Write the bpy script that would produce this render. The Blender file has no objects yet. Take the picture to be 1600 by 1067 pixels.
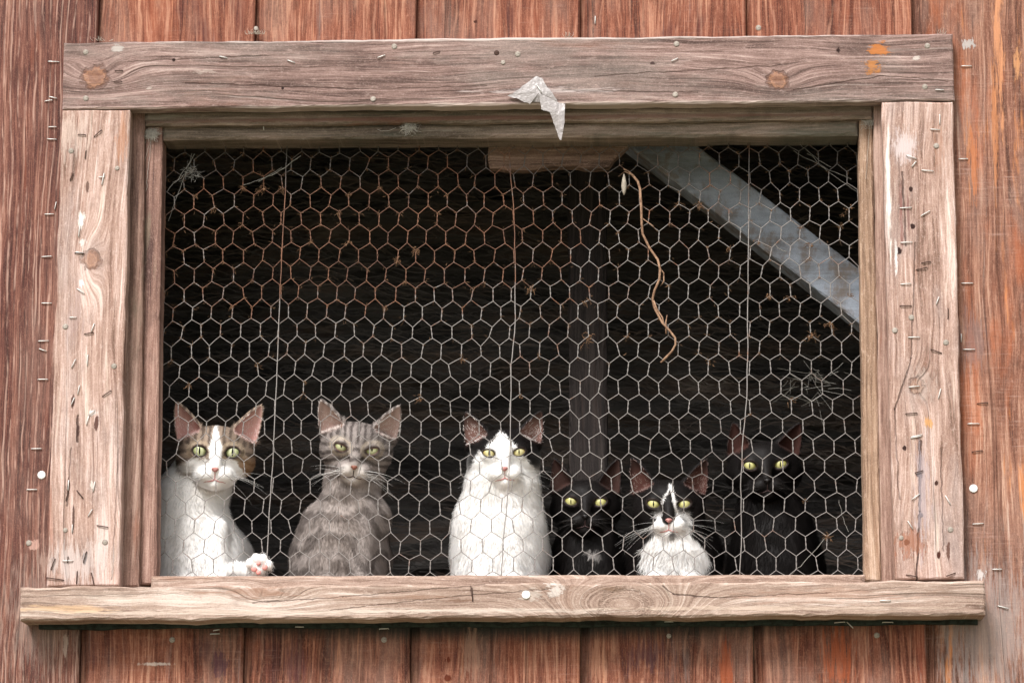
import bpy, bmesh, math, random
import numpy as np
from mathutils import Vector, Matrix, noise as mnoise

SC = bpy.context.scene
random.seed(7); np.random.seed(7)
rng = np.random.default_rng(7)

# ------------------------------------------------------------------ camera
F_PX, PITCH, YAW, ROLL = 5200.0, math.radians(11.6), math.radians(-2.9), math.radians(0.17)
PXM = 0.0008                       # metres per photograph pixel on the wall
Z0 = 2.30                          # height of the window centre above the ground
cp, sp, cy_, sy_ = math.cos(PITCH), math.sin(PITCH), math.cos(YAW), math.sin(YAW)
FWD = np.array([sy_*cp, cy_*cp, sp]); RT0 = np.array([cy_, -sy_, 0.0]); UP0 = np.cross(RT0, FWD)
cr, sr = math.cos(ROLL), math.sin(ROLL)
RT = RT0*cr + UP0*sr; UP = -RT0*sr + UP0*cr
CAM = np.array([0.0, 0.0, Z0]) - FWD*(F_PX*PXM)

def P(px, py, y=0.0):
    """point of the plane at depth y that the photograph shows at (px, py)"""
    d = FWD*F_PX + RT*(px-800.0) - UP*(py-533.5)
    t = (y-CAM[1])/d[1]
    return CAM + d*t

cam = bpy.data.cameras.new('camera'); camo = bpy.data.objects.new('camera', cam)
SC.collection.objects.link(camo); SC.camera = camo
m = Matrix.Identity(4)
for i in range(3):
    m[i][0], m[i][1], m[i][2], m[i][3] = RT[i], UP[i], -FWD[i], CAM[i]
camo.matrix_world = m
cam.sensor_width = 36.0; cam.lens = 36.0*F_PX/1600.0; cam.clip_start = 0.05; cam.clip_end = 2000

# ------------------------------------------------------------------ light
SUN_EL, SUN_AZ = math.radians(49), math.radians(-22)      # azimuth from straight in front, to the left
world = bpy.data.worlds.new('World'); SC.world = world; world.use_nodes = True
wn = world.node_tree; wn.nodes.clear()
sky = wn.nodes.new('ShaderNodeTexSky'); sky.sky_type = 'NISHITA'; sky.sun_disc = False
sky.sun_elevation = SUN_EL; sky.sun_rotation = math.pi + SUN_AZ*-1
sky.dust_density = 4.0; sky.ozone_density = 1.0; sky.air_density = 1.0
hs = wn.nodes.new('ShaderNodeHueSaturation'); hs.inputs['Saturation'].default_value = 0.25
bg = wn.nodes.new('ShaderNodeBackground'); bg.inputs['Strength'].default_value = 0.11
wo = wn.nodes.new('ShaderNodeOutputWorld')
wn.links.new(sky.outputs[0], hs.inputs['Color']); wn.links.new(hs.outputs[0], bg.inputs['Color'])
wn.links.new(bg.outputs[0], wo.inputs['Surface'])
sl = bpy.data.lights.new('sun', 'SUN'); sl.energy = 2.3; sl.angle = math.radians(16); sl.color = (1.0, 0.975, 0.95)
slo = bpy.data.objects.new('sun', sl); SC.collection.objects.link(slo)
sdir = Vector((math.sin(SUN_AZ)*math.cos(SUN_EL), -math.cos(SUN_AZ)*math.cos(SUN_EL), math.sin(SUN_EL)))
slo.rotation_euler = sdir.to_track_quat('Z', 'Y').to_euler(); slo.location = (-2, -5, 6)
vs = SC.view_settings; SC.display_settings.display_device = 'sRGB'
vs.view_transform = 'Standard'; vs.look = 'None'; vs.gamma = 1.0; vs.use_curve_mapping = False
vs.exposure = 0.80
SC.cycles.max_bounces = 6; SC.cycles.diffuse_bounces = 4

# ------------------------------------------------------------------ helpers
def lin(h):
    if isinstance(h, str):
        h = tuple(int(h[i:i+2], 16) for i in (0, 2, 4))
    return tuple((c/255/12.92 if c/255 <= .04045 else ((c/255+.055)/1.055)**2.4) for c in h)

def link(o): SC.collection.objects.link(o); return o
def empty(name, loc, label=None, cat=None, group=None, kind=None):
    o = bpy.data.objects.new(name, None); o.location = loc; o.empty_display_size = .05
    link(o); tag(o, label, cat, group, kind); return o
def tag(o, label=None, cat=None, group=None, kind=None):
    if label: o['label'] = label
    if cat: o['category'] = cat
    if group: o['group'] = group
    if kind: o['kind'] = kind
    return o
def mesh_obj(name, verts, faces, mat, parent=None, base=None, smooth=False, kind=None):
    """verts in world space; base = world position of the parent thing (or own origin)"""
    me = bpy.data.meshes.new(name)
    v = np.asarray(verts, dtype=float)
    if base is not None: v = v - np.asarray(base)
    me.from_pydata([tuple(a) for a in v], [], faces)
    if mat: me.materials.append(mat)
    if smooth: me.polygons.foreach_set('use_smooth', [True]*len(me.polygons))
    me.update()
    o = bpy.data.objects.new(name, me); link(o)
    if parent: o.parent = parent
    elif base is not None: o.location = base
    if kind: o['kind'] = kind
    return o

def tube(pts, radii, sides=6, cap=True):
    pts = [Vector(p) for p in pts]; n = len(pts)
    if not hasattr(radii, '__len__'): radii = [radii]*n
    vs_, fs = [], []
    prev = None
    for i, p in enumerate(pts):
        t = (pts[min(i+1, n-1)]-pts[max(i-1, 0)])
        t = t.normalized() if t.length > 1e-9 else Vector((0, 0, 1))
        if prev is None:
            a = Vector((0, 1, 0)) if abs(t.y) < .9 else Vector((1, 0, 0))
            u = t.cross(a).normalized()
        else:
            u = (prev - t*prev.dot(t)).normalized()
        w = t.cross(u); prev = u
        for k in range(sides):
            a = 2*math.pi*k/sides
            vs_.append(tuple(p + (u*math.cos(a)+w*math.sin(a))*radii[i]))
    for i in range(n-1):
        for k in range(sides):
            k2 = (k+1) % sides
            fs.append((i*sides+k, i*sides+k2, (i+1)*sides+k2, (i+1)*sides+k))
    if cap:
        fs.append(tuple(range(sides))[::-1]); fs.append(tuple((n-1)*sides+k for k in range(sides)))
    return vs_, fs
class MB:
    def __init__(s): s.v, s.f = [], []
    def add(s, vf):
        o = len(s.v); s.v += vf[0]; s.f += [tuple(i+o for i in f) for f in vf[1]]
        return s
    def obj(s, name, mat, parent=None, base=None, smooth=False, kind=None):
        return mesh_obj(name, s.v, s.f, mat, parent, base, smooth, kind)

# ------------------------------------------------------------------ node language
class S:
    def __init__(s, t, k): s.t, s.k = t, k
    def __add__(s, o): return s.t.m('ADD', s, o)
    __radd__ = __add__
    def __mul__(s, o): return s.t.m('MULTIPLY', s, o)
    __rmul__ = __mul__
    def __sub__(s, o): return s.t.m('SUBTRACT', s, o)
    def __rsub__(s, o): return s.t.m('SUBTRACT', o, s)
    def __truediv__(s, o): return s.t.m('DIVIDE', s, o)
class Tree:
    def __init__(s, name):
        s.mat = bpy.data.materials.new(name); s.mat.use_nodes = True
        s.nt = s.mat.node_tree; s.nt.nodes.clear()
        s.out = s.nt.nodes.new('ShaderNodeOutputMaterial')
        s.bsdf = s.nt.nodes.new('ShaderNodeBsdfPrincipled')
        s.nt.links.new(s.bsdf.outputs[0], s.out.inputs['Surface'])
    def n(s, typ): return s.nt.nodes.new(typ)
    def put(s, inp, v):
        if isinstance(v, S): s.nt.links.new(v.k, inp)
        elif isinstance(v, (tuple, list)):
            inp.default_value = tuple(v)+(1,) if len(v) == 3 and len(inp.default_value) == 4 else tuple(v)
        else: inp.default_value = v
    def m(s, op, a, b=None, c=None, clamp=False):
        n = s.n('ShaderNodeMath'); n.operation = op; n.use_clamp = clamp
        s.put(n.inputs[0], a)
        if b is not None: s.put(n.inputs[1], b)
        if c is not None: s.put(n.inputs[2], c)
        return S(s, n.outputs[0])
    def xyz(s, x, y, z):
        n = s.n('ShaderNodeCombineXYZ'); s.put(n.inputs[0], x); s.put(n.inputs[1], y); s.put(n.inputs[2], z)
        return S(s, n.outputs[0])
    def noise(s, vec, scale=1.0, detail=4.0, rough=.55, dist=0.0):
        n = s.n('ShaderNodeTexNoise'); s.put(n.inputs['Vector'], vec)
        n.inputs['Scale'].default_value = scale; n.inputs['Detail'].default_value = detail
        n.inputs['Roughness'].default_value = rough; n.inputs['Distortion'].default_value = dist
        return S(s, n.outputs[0])
    def step(s, v, a, b, lo=0.0, hi=1.0):
        n = s.n('ShaderNodeMapRange'); n.interpolation_type = 'SMOOTHSTEP'
        s.put(n.inputs[0], v); n.inputs[1].default_value = a; n.inputs[2].default_value = b
        n.inputs[3].default_value = lo; n.inputs[4].default_value = hi
        return S(s, n.outputs[0])
    def ramp(s, v, stops):
        n = s.n('ShaderNodeValToRGB'); s.put(n.inputs[0], v); r = n.color_ramp
        while len(r.elements) < len(stops): r.elements.new(.5)
        for e, (p, c) in zip(r.elements, stops): e.position = p; e.color = tuple(c)+(1,)
        return S(s, n.outputs[0])
    def mix(s, f, a, b, mode='MIX'):
        n = s.n('ShaderNodeMix'); n.data_type = 'RGBA'; n.blend_type = mode
        s.put(n.inputs[0], f); s.put(n.inputs[6], a); s.put(n.inputs[7], b)
        return S(s, n.outputs[2])
    def coords(s, off=(0, 0, 0)):
        tc = s.n('ShaderNodeTexCoord'); sep = s.n('ShaderNodeSeparateXYZ')
        s.nt.links.new(tc.outputs['Object'], sep.inputs[0])
        return tuple(S(s, sep.outputs[i]) + float(off[i]) for i in range(3))
    def rnd(s):
        n = s.n('ShaderNodeObjectInfo'); return S(s, n.outputs['Random'])
    def bump(s, h, dist, strength=1.0, prev=None):
        n = s.n('ShaderNodeBump'); s.put(n.inputs['Height'], h); n.inputs['Distance'].default_value = dist
        n.inputs['Strength'].default_value = strength
        if prev: s.put(n.inputs['Normal'], prev)
        return S(s, n.outputs[0])

def wood(name, axis, off, stops, fine=.35, freq=70., warp=.02, knots=(), spots=(), crack=.35, crackcol='3a2a24',
         streaks=None, saw=0.0, rough=.85, bump=.0012, blotch=None, seedrnd=True, grey=None, lines=None, cracks=(), knotamt=.6, speck=.5):
    def tint(c): c = lin(c) if isinstance(c, str) else c; return (c[0]*1.0, c[1]*.955, c[2]*1.0)
    stops = [tint(c) for c in stops]
    """weathered board; knots: (px,py,rpx, pull) ; spots: (px,py,rx,ry,hexcol,noise,strength)"""
    t = Tree(name); x, y, z = t.coords(off)
    u, v = (x, z) if axis == 'X' else (z, x)
    r = t.rnd()*37.0 if seedrnd else t.m('MULTIPLY', 0.0, 1.0)
    h = v + (t.noise(t.xyz(u*1.6, v*7.0, r), 1.0, 2.0)-.5)*warp*2 + (t.noise(t.xyz(u*6.0, v*30.0, r+3.0), 1.0, 2.0)-.5)*warp*.4
    kcore = None
    for (px, py, rp, pull) in knots:
        w = P(px, py, -.02); kx, kz = w[0], w[2]
        ku, kv = (kx, kz) if axis == 'X' else (kz, kx)
        rr = rp*PXM
        du = (u-float(ku))/(rr*3.2); dv = (v-float(kv))/(rr*1.5)
        q = du*du + dv*dv
        h = h + t.m('EXPONENT', q*-1.0)*(pull*rr)
        cu = (u-float(ku))/(rr*1.15); cv = (v-float(kv))/rr
        d = t.m('SQRT', cu*cu + cv*cv) + (t.noise(t.xyz(x, y, z), 150.0, 4.0, .7)-.5)*1.3
        kcore = [(d, rr)] if kcore is None else kcore + [(d, rr)]
    hy = y*.6
    g1 = t.noise(t.xyz((h+hy)*freq, u*2.2, r+y*6.0), 1.0, 5.0, .62)
    g2 = t.noise(t.xyz((h+hy)*freq*5, u*9.0, r+7.0), 1.0, 4.0, .65)
    g3 = t.noise(t.xyz(v*9.0, u*3.0, r+11.0), 1.0, 4.0, .6)
    g4 = t.noise(t.xyz((h+hy)*freq*13, u*26.0, r+9.0), 1.0, 3.0, .7)
    val = t.m('ADD', (g1-.5)*1.7 + (g2-.5)*(fine*5.5) + (g3-.5)*1.3 + (g4-.5)*(fine*3.5), .5, clamp=True)
    col = t.ramp(val, [(i/(len(stops)-1), c) for i, c in enumerate(stops)])
    if grey:
        gm = t.step(t.noise(t.xyz(v*14.0, u*4.0, r+21.0), 1.0, 5.0, .65), .47, .66)
        col = t.mix(gm*grey[1], col, lin(grey[0]))
    s1 = t.noise(t.xyz(v*900.0, u*500.0, y*900.0+r), 1.0, 3.0, .8); s2 = t.noise(t.xyz(v*260.0, u*90.0, r+17.0), 1.0, 4.0, .75)
    s3 = t.noise(t.xyz(v*38.0, u*22.0, r+19.0), 1.0, 6.0, .75)
    col = t.mix(t.step(s1, .52, .70)*speck*.55, col, [min(1, k*1.35) for k in stops[-1]])
    col = t.mix(t.step(s1, .47, .30)*speck*.75, col, [k*.55 for k in stops[0]])
    col = t.mix(t.step(s2, .54, .70)*speck*.6, col, [min(1, k*1.2) for k in stops[-1]])
    col = t.mix(t.step(s3, .52, .68)*speck*.6, col, [k*.85 for k in stops[0]])
    if lines:
        for (per, c, amt, lo, sd) in lines:
            ph = (h + (t.noise(t.xyz(u*9.0, v*26.0, r+sd), 1.0, 2.0)-.5)*per*1.6)*(6.2832/per)
            ln = t.step(t.m('SINE', ph), lo, 1.0)*t.step(t.noise(t.xyz(v*60.0, u*14.0, r+sd+3.0), 1.0, 4.0, .7), .42, .58)
            col = t.mix(ln*amt, col, lin(c)); lnh = ln
    if streaks:
        for (c, lo, hi, fr, amt, sd) in streaks:
            sm = t.step(t.noise(t.xyz((h)*fr, u*3.0, r+sd), 1.0, 5.0, .7), lo, hi)
            col = t.mix(sm*amt, col, lin(c))
    if blotch:
        for (c, lo, hi, amt, sd, fs) in blotch:
            bm_ = t.step(t.noise(t.xyz(x*fs, y*fs, z*fs*.6), 1.0, 5.0, .65, .4)+t.noise(t.xyz(h*150.0, u*4.0, r+sd), 1.0, 3.0)*.25, lo, hi)
            col = t.mix(bm_*amt, col, lin(c))
    ck = t.step(t.noise(t.xyz(h*freq*1.9, u*1.3, r+31.0), 1.0, 3.0, .6), .36, .29)
    ck2 = t.step(t.noise(t.xyz(h*freq*6.0, u*5.0, r+37.0), 1.0, 3.0, .6), .40, .30)
    col = t.mix(ck*crack, col, lin(crackcol)); col = t.mix(ck2*(crack*.6), col, lin(crackcol))
    height = g1*.5 + g2*.45 + s1*.35 + s2*.35 - ck*.8 - ck2*.3
    for (x0, y0, x1, y1, wd, stg) in cracks:
        A, Bq = P(x0, y0, -.02), P(x1, y1, -.02); L2 = float((Bq[0]-A[0])**2+(Bq[2]-A[2])**2)
        px_, pz_ = x-float(A[0]), z-float(A[2])
        tt = t.m('MULTIPLY', px_*float(Bq[0]-A[0])+pz_*float(Bq[2]-A[2]), 1/L2, clamp=True)
        dx_, dz_ = px_-tt*float(Bq[0]-A[0]), pz_-tt*float(Bq[2]-A[2])
        wob_ = (t.noise(t.xyz(x*60.0, 0.0, z*60.0), 1.0, 4.0, .6)-.5)*.006
        dd = t.m('SQRT', (dx_*dx_ if axis == 'Z' else dx_*dx_)*1.0 + (dz_+wob_)*(dz_+wob_)) if axis == 'X' else t.m('SQRT', (dx_+wob_)*(dx_+wob_)+dz_*dz_)
        wv_ = t.noise(t.xyz(x*90.0, 4.0, z*90.0), 1.0, 2.0)*(2.2*wd*PXM)
        mk = t.step(dd - wv_, .0003, -.0005)*stg
        col = t.mix(mk, col, lin('3a2620')); height = height - mk
    if saw > 0:
        sw = t.noise(t.xyz(u*420.0, v*26.0, r+41.0), 1.0, 5.0, .75)
        swm = t.step(t.noise(t.xyz(u*9.0, v*9.0, r+43.0), 1.0, 2.0), .4, .6)
        col = t.mix(t.step(sw, .52, .72)*swm*saw, col, lin('c0a498'))
        col = t.mix(t.step(sw, .47, .30)*swm*saw, col, lin('4a2d27'))
        height = height + sw*.35
    if kcore:
        for d, rr in kcore:
            core = t.step(d, 1.0, .75); ring = t.step(t.m('ABSOLUTE', d-.95), .22, .04)
            ringn = t.noise(t.xyz(d*5.0, 0.0, r), 1.0, 3.0)
            kc = t.ramp(ringn, [(.3, lin('6b4230')), (.7, lin('ad7b58'))])
            col = t.mix(core*knotamt, col, kc); col = t.mix(ring*(knotamt*.8), col, lin('5a3a2e'))
            height = height - ring*.6
    for (px, py, rx, ry, c, nz, stg) in spots:
        w = P(px, py, -.02)
        a = (x-float(w[0]))/(rx*PXM); b = (z-float(w[2]))/(ry*PXM)
        d = t.m('SQRT', a*a+b*b) + (t.noise(t.xyz(v*260.0, u*(70.0 if max(rx, ry) < 40 else 22.0), y*200.0), 1.0, 5.0, .75)-.5)*nz*(7.0 if max(rx, ry) < 40 else 8.0)
        col = t.mix(t.step(d, 1.0, (.72 if max(rx, ry) < 25 else .35))*stg, col, lin(c))
        height = height + t.step(d, 1.0, .8)*.15
    t.put(t.bsdf.inputs['Base Color'], col)
    t.bsdf.inputs['Roughness'].default_value = rough
    t.bsdf.inputs['Specular IOR Level'].default_value = .25
    t.put(t.bsdf.inputs['Normal'], t.bump(height, bump))
    return t.mat

def plain(name, c, rough=.6, metal=0.0, var=.0, scale=80, spec=.4, c2=None):
    t = Tree(name); x, y, z = t.coords()
    nz = t.noise(t.xyz(x, y, z), scale, 4.0, .6)
    if c2 is None: c2 = tuple(k*.6 for k in lin(c))
    else: c2 = lin(c2)
    t.put(t.bsdf.inputs['Base Color'], t.mix(t.step(nz, .4, .65)*var, lin(c), c2))
    t.bsdf.inputs['Roughness'].default_value = rough; t.bsdf.inputs['Metallic'].default_value = metal
    t.bsdf.inputs['Specular IOR Level'].default_value = spec
    t.put(t.bsdf.inputs['Normal'], t.bump(nz, .0006))
    return t.mat

# ------------------------------------------------------------------ board geometry
def quad_board(name, q, yf, thick, mat, parent, base, jit=.0004, bev=.0012, rough_end=False):
    """q: four (px,py) clockwise from top left, seen on the plane y=yf; a board with bevelled, slightly uneven edges"""
    c = [P(a, b, yf) if not isinstance(a, np.ndarray) else a for a, b in q]
    return board3(name, c, yf, thick, mat, parent, base, jit, bev)
def board3(name, c, yf, thick, mat, parent, base, jit=.0004, bev=.0012):
    out = []
    for i in range(4):
        a, b = np.array(c[i]), np.array(c[(i+1) % 4]); L = np.linalg.norm(b-a); n = max(1, int(L/.010))
        e = (b-a)/L; nrm = np.array([e[2], 0, -e[0]])        # inward for clockwise order
        ph = rng.uniform(0, 50)
        for k in range(n):
            p = a+(b-a)*k/n
            if k > 0:
                w = mnoise.noise(Vector((p[0]*18+ph, p[2]*18, 3.1)))*jit*3.0 + rng.normal()*jit*.35
                p = p + nrm*w
            s = bev*(1+rng.uniform(-.4, .9))
            inn = p + nrm*s if k > 0 else p + nrm*s + np.array([-e0[2], 0, e0[0]])*0 if i == -1 else p + nrm*s
            if k == 0:
                pe = np.array(c[i])-np.array(c[i-1]); pe = pe/np.linalg.norm(pe); pn = np.array([pe[2], 0, -pe[0]])
                inn = p + nrm*s + pn*s
            out.append((p, inn))
    N = len(out); v = []; f = []
    for p, inn in out: v.append((inn[0], yf, inn[2]))
    for p, inn in out: v.append((p[0], yf+bev, p[2]))
    for p, inn in out: v.append((p[0], yf+thick, p[2]))
    f.append(tuple(range(N)))
    for r_ in range(2):
        for k in range(N):
            k2 = (k+1) % N
            f.append((r_*N+k, (r_+1)*N+k, (r_+1)*N+k2, r_*N+k2))
    f.append(tuple(range(2*N, 3*N))[::-1])
    me_o = mesh_obj(name, v, f, mat, parent, base)
    bm = bmesh.new(); bm.from_mesh(me_o.data); bmesh.ops.recalc_face_normals(bm, faces=bm.faces)
    bm.to_mesh(me_o.data); bm.free()
    return me_o

# ================================================================== GROUND, BARN
tg = Tree('gravel_ground'); gx, gy, gz = tg.coords()
gn = tg.noise(tg.xyz(gx, gy, gz), 18.0, 8.0, .7); gl = tg.noise(tg.xyz(gx, gy, gz), .5, 4.0)
tg.put(tg.bsdf.inputs['Base Color'], tg.mix(tg.step(gl, .4, .6), tg.ramp(gn, [(.3, lin('6f6558')), (.7, lin('a89c8a'))]), tg.ramp(gn, [(.3, lin('5f6a45')), (.7, lin('8f9068'))])))
tg.bsdf.inputs['Roughness'].default_value = .95
tg.put(tg.bsdf.inputs['Normal'], tg.bump(gn, .02))
N_ = 24; R_ = 600
mesh_obj('ground', [(-R_, -R_, 0), (R_, -R_, 0), (R_, R_, 0), (-R_, R_, 0)], [(0, 1, 2, 3)], tg.mat, None, (0, 0, 0), kind='structure')

def avgx(xt, xb): return .5*(P(xt, 0, 0)[0]+P(xb, 1067, 0)[0])
seams = [avgx(155, 122), avgx(400, 379), avgx(652, 640), avgx(906, 908), avgx(1168, 1177), avgx(1428, 1446)]
pitch_w = (seams[-1]-seams[0])/5
xs = [seams[0]-pitch_w*k for k in range(8, 0, -1)] + seams + [seams[-1]+pitch_w*k for k in range(1, 9)]
# the right-hand plank next to the window is a wide one (no seam in the photograph)
ztop_open = P(800, 100, 0)[2]; zbot_open = P(800, 935, 0)[2]
xl_open, xr_open = P(190, 540, 0)[0], P(1390, 540, 0)[0]

W0 = (0, 0, 0)
wall_mat_left = wood('weathered_red_siding_left', 'Z', W0, ['3f2823', '56352d', '6a4439', '7e5647', 'a17a67'], fine=.40, freq=85, warp=.022, crack=.5, grey=('7c655c', .4), lines=[(.0085, 'caa695', .5, .55, 71.0), (.0085, '3c2420', .4, .5, 74.0)],
    crackcol='41261f', streaks=[('d9b8a6', .60, .70, 190., .55, 51.0), ('a0522f', .60, .75, 30., .35, 53.0)],
    spots=[(98, 1004, 5, 16, 'c9b4a6', .5, .5), (48, 848, 10, 9, 'caa294', .3, .7), (60, 960, 70, 110, 'a8988c', .5, .28), (95, 880, 40, 60, 'b39a8c', .5, .35)], bump=.0015)
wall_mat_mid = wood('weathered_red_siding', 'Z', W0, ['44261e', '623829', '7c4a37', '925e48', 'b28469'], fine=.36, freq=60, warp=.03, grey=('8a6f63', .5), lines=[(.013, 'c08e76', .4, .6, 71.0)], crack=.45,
    crackcol='44261e', streaks=[('d99a78', .60, .72, 120., .5, 51.0), ('9a5236', .55, .75, 22., .4, 53.0), ('9a8a84', .60, .72, 60., .35, 55.0)], saw=.16,
    blotch=[('4a2a2b', .66, .80, .55, 61.0, 9.0)],
    spots=[(800, 962, 790, 46, '262d2a', .06, .92), (1135, 1040, 12, 50, 'a4502c', .5, .6), (1310, 1020, 26, 60, 'a85430', .6, .6), (1440, 1000, 10, 80, '8c4530', .5, .5), (930, 1030, 16, 40, 'b08068', .6, .5), (735, 1000, 18, 60, 'a5826f', .6, .5), (460, 1040, 22, 40, '5d3a3c', .6, .5), (238, 1034, 30, 3, 'd8c8bc', .5, .7), (698, 1027, 5, 5, '5d2410', .5, .9), (698, 1056, 6, 5, '5d2410', .5, .9),  # first spot paints the sill's shadow, tinted algae green, onto the planks
           (1515, 62, 1, 1, 'ffffff', .1, .1), (340, 1035, 14, 22, '4a2f3c', .5, .6), (1010, 1020, 40, 25, '4a3038', .6, .6), (741, 27, 3, 3, '3b1a10', .3, .9)], bump=.0014)
wall_mat_right = wood('worn_orange_siding_right', 'Z', W0, ['50352a', '6f4a3a', '865d4a', '9c735d', 'bb9880'], fine=.36, grey=('8a7268', .5), freq=60, warp=.022, crack=.35,
    crackcol='4a2b22', streaks=[('d08650', .56, .66, 34., .85, 51.0), ('b8643a', .55, .72, 18., .5, 53.0), ('dcc6b8', .60, .72, 110., .4, 55.0)], saw=.38,
    spots=[(1562, 60, 9, 150, 'cf9068', .6, .75), (1556, 190, 6, 120, 'bf7e55', .6, .7), (1524, 250, 8, 70, 'bb7247', .6, .7), (1592, 90, 7, 30, 'c99164', .6, .7),
           (1545, 980, 90, 130, 'a39a96', .4, .5), (1516, 62, 11, 8, 'b5b0ac', .8, .8), (1522, 530, 26, 60, '7c6a68', .5, .5), (1534, 894, 8, 9, 'cfc9c6', .6, .8)], bump=.0014)

wall = empty('barn_wall', (0, 0, 0), 'weathered red-brown barn wall of vertical boards around the window', 'wall')
LAP = .0095
def plank(x0, x1, z0, z1, mat):
    """channel siding: a face board with a recessed lap strip at its left, rounded edges"""
    n = max(2, int((z1-z0)/.02)); ph = rng.uniform(0, 99)
    prof = [(x0, .020), (x0, .0120), (x0+LAP, .0115), (x0+LAP+.0006, .0022), (x0+LAP+.0024, 0.0), (x1-.0022, 0.0), (x1-.0004, .0020), (x1-.0003, .020)]
    v, f = [], []
    for i in range(n+1):
        z = z0+(z1-z0)*i/n
        w1 = mnoise.noise(Vector((ph, z*9, 0)))*.0012; w2 = mnoise.noise(Vector((ph+9, z*9, 0)))*.0010
        for k, (x, y) in enumerate(prof):
            v.append((x + (w1 if 2 <= k <= 4 else w2 if k >= 5 and k < 7 else 0), y, z))
    M = len(prof)
    for i in range(n):
        for k in range(M):
            k2 = (k+1) % M
            f.append((i*M+k, i*M+k2, (i+1)*M+k2, (i+1)*M+k))
    f.append(tuple(range(M))[::-1]); f.append(tuple(n*M+k for k in range(M)))
    o = mesh_obj('plank', v, f, mat, wall, (0, 0, 0))
    return o
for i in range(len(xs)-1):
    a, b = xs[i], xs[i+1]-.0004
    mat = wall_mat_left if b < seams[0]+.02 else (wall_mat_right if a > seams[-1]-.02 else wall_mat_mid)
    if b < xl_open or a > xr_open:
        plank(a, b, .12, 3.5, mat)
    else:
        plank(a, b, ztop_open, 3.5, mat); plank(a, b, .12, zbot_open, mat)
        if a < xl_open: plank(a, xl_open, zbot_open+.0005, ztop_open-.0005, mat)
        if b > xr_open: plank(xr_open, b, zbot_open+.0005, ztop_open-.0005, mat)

# ================================================================== WINDOW FRAME
FB = P(785, 960, 0.0); FB = np.array([FB[0], 0.0, FB[2]])
frame = empty('window_frame', FB, 'unpainted weathered timber window frame around the chicken wire opening, with long sill', 'window frame')
pale = ['6f584c', '8d7466', 'a58d7e', 'b89f90', 'cdb9ab']
HEADER_SPOTS = [(1372, 80, 17, 12, 'b56f38', .6, .9), (1361, 104, 15, 10, 'b0743f', .7, .85), (184, 77, 9, 8, 'bdb6af', .5, .7), (1429, 92, 7, 4, 'cfc6bd', .7, .7),
    (233, 140, 5, 3, 'c8bbb1', .6, .5), (322, 113, 16, 4, 'bfb0a5', .8, .4), (272, 95, 3, 3, '2c1c18', .2, 1), (442, 139, 2.5, 2.5, '2c1c18', .2, 1), (1019, 100, 5, 3, '3c2a28', .4, .9),
    (850, 143, 120, 6, 'cfc2be', .5, .45), (790, 62, 700, 4, 'cbbfb8', .25, .6), (790, 165, 700, 5, 'd2c1b6', .25, .6), (1310, 80, 4, 5, '2c1c18', .5, 1)]
header_mat = wood('weathered_header_timber', 'X', FB, ['4f3e37', '6d5950', '866f65', '9a8378', 'b9a599'], fine=.36, freq=60, warp=.03, crack=.42,
    knots=[(150, 122, 19, 1.7), (1215, 127, 15, 2.0)], cracks=[(290,131,560,141,1.2,.55),(560,141,760,136,1,.4),(930,120,1220,104,1,.5),(1240,142,1380,120,1.0,.55),(1380,120,1480,128,.8,.5),(200,98,420,88,1,.4),(880,143,1090,146,1.2,.5)], spots=HEADER_SPOTS, streaks=[('c6b6ac', .60, .72, 90., .45, 51.0), ('8a5a44', .56, .74, 26., .38, 53.0)], bump=.0013, grey=('8b827b', .4))
H = quad_board('header_board', [(100, 67), (1489, 53), (1492, 158), (97, 171)], -.0225, .0220, header_mat, frame, FB, jit=.0006, bev=.0016)
side_stops = ['735a4b', '967a6a', 'ae9382', 'c2a99a', 'dccabc']
LEFT_SPOTS = [(127, 345, 5, 15, 'e6dcd4', .7, .85), (129, 379, 6, 8, 'dfd6d0', .5, .8), (127, 443, 4, 9, 'e9e2de', .6, .9), (146, 645, 7, 5, 'e5dcd6', .6, .7), (151, 660, 4, 13, '4a2820', .3, .9),
    (122, 672, 3, 10, '3f2924', .3, .8), (145, 760, 4, 9, 'ddd0c6', .7, .7), (107, 762, 3, 15, '5a3d33', .3, .9), (115, 810, 2, 24, '4a332c', .3, .9), (133, 872, 4, 10, '3a2522', .4, .95), (83, 881, 3, 12, '4d362f', .4, .8),
    (137, 294, 3, 10, '53392f', .4, .8), (112, 277, 3, 8, '5f4234', .4, .7), (114, 627, 3, 12, '50362f', .4, .9), (110, 210, 40, 34, 'd3c0b4', .8, .4), (120, 880, 55, 36, 'cfc4c0', .6, .5), (190, 215, 14, 44, 'a8714d', .6, .5), (118, 500, 14, 60, '9b8886', .6, .4)]
left_mat = wood('weathered_left_board_timber', 'Z', FB, side_stops, fine=.34, freq=55, warp=.03, crack=.36,
    knots=[(143, 407, 15, 2.0)], cracks=[(122,650,121,690,1.5,.8),(186,700,176,905,1,.4),(112,700,105,790,1.2,.5)], spots=LEFT_SPOTS, streaks=[('9c5e44', .58, .72, 34., .5, 51.0), ('ecdccc', .58, .70, 70., .55, 53.0)], bump=.0012, grey=('a39794', .4))
quad_board('side_board', [(97, 173), (203, 172), (186, 914.5), (73, 915.5)], -.0215, .0210, left_mat, frame, FB, jit=.0006, bev=.0014)
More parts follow.
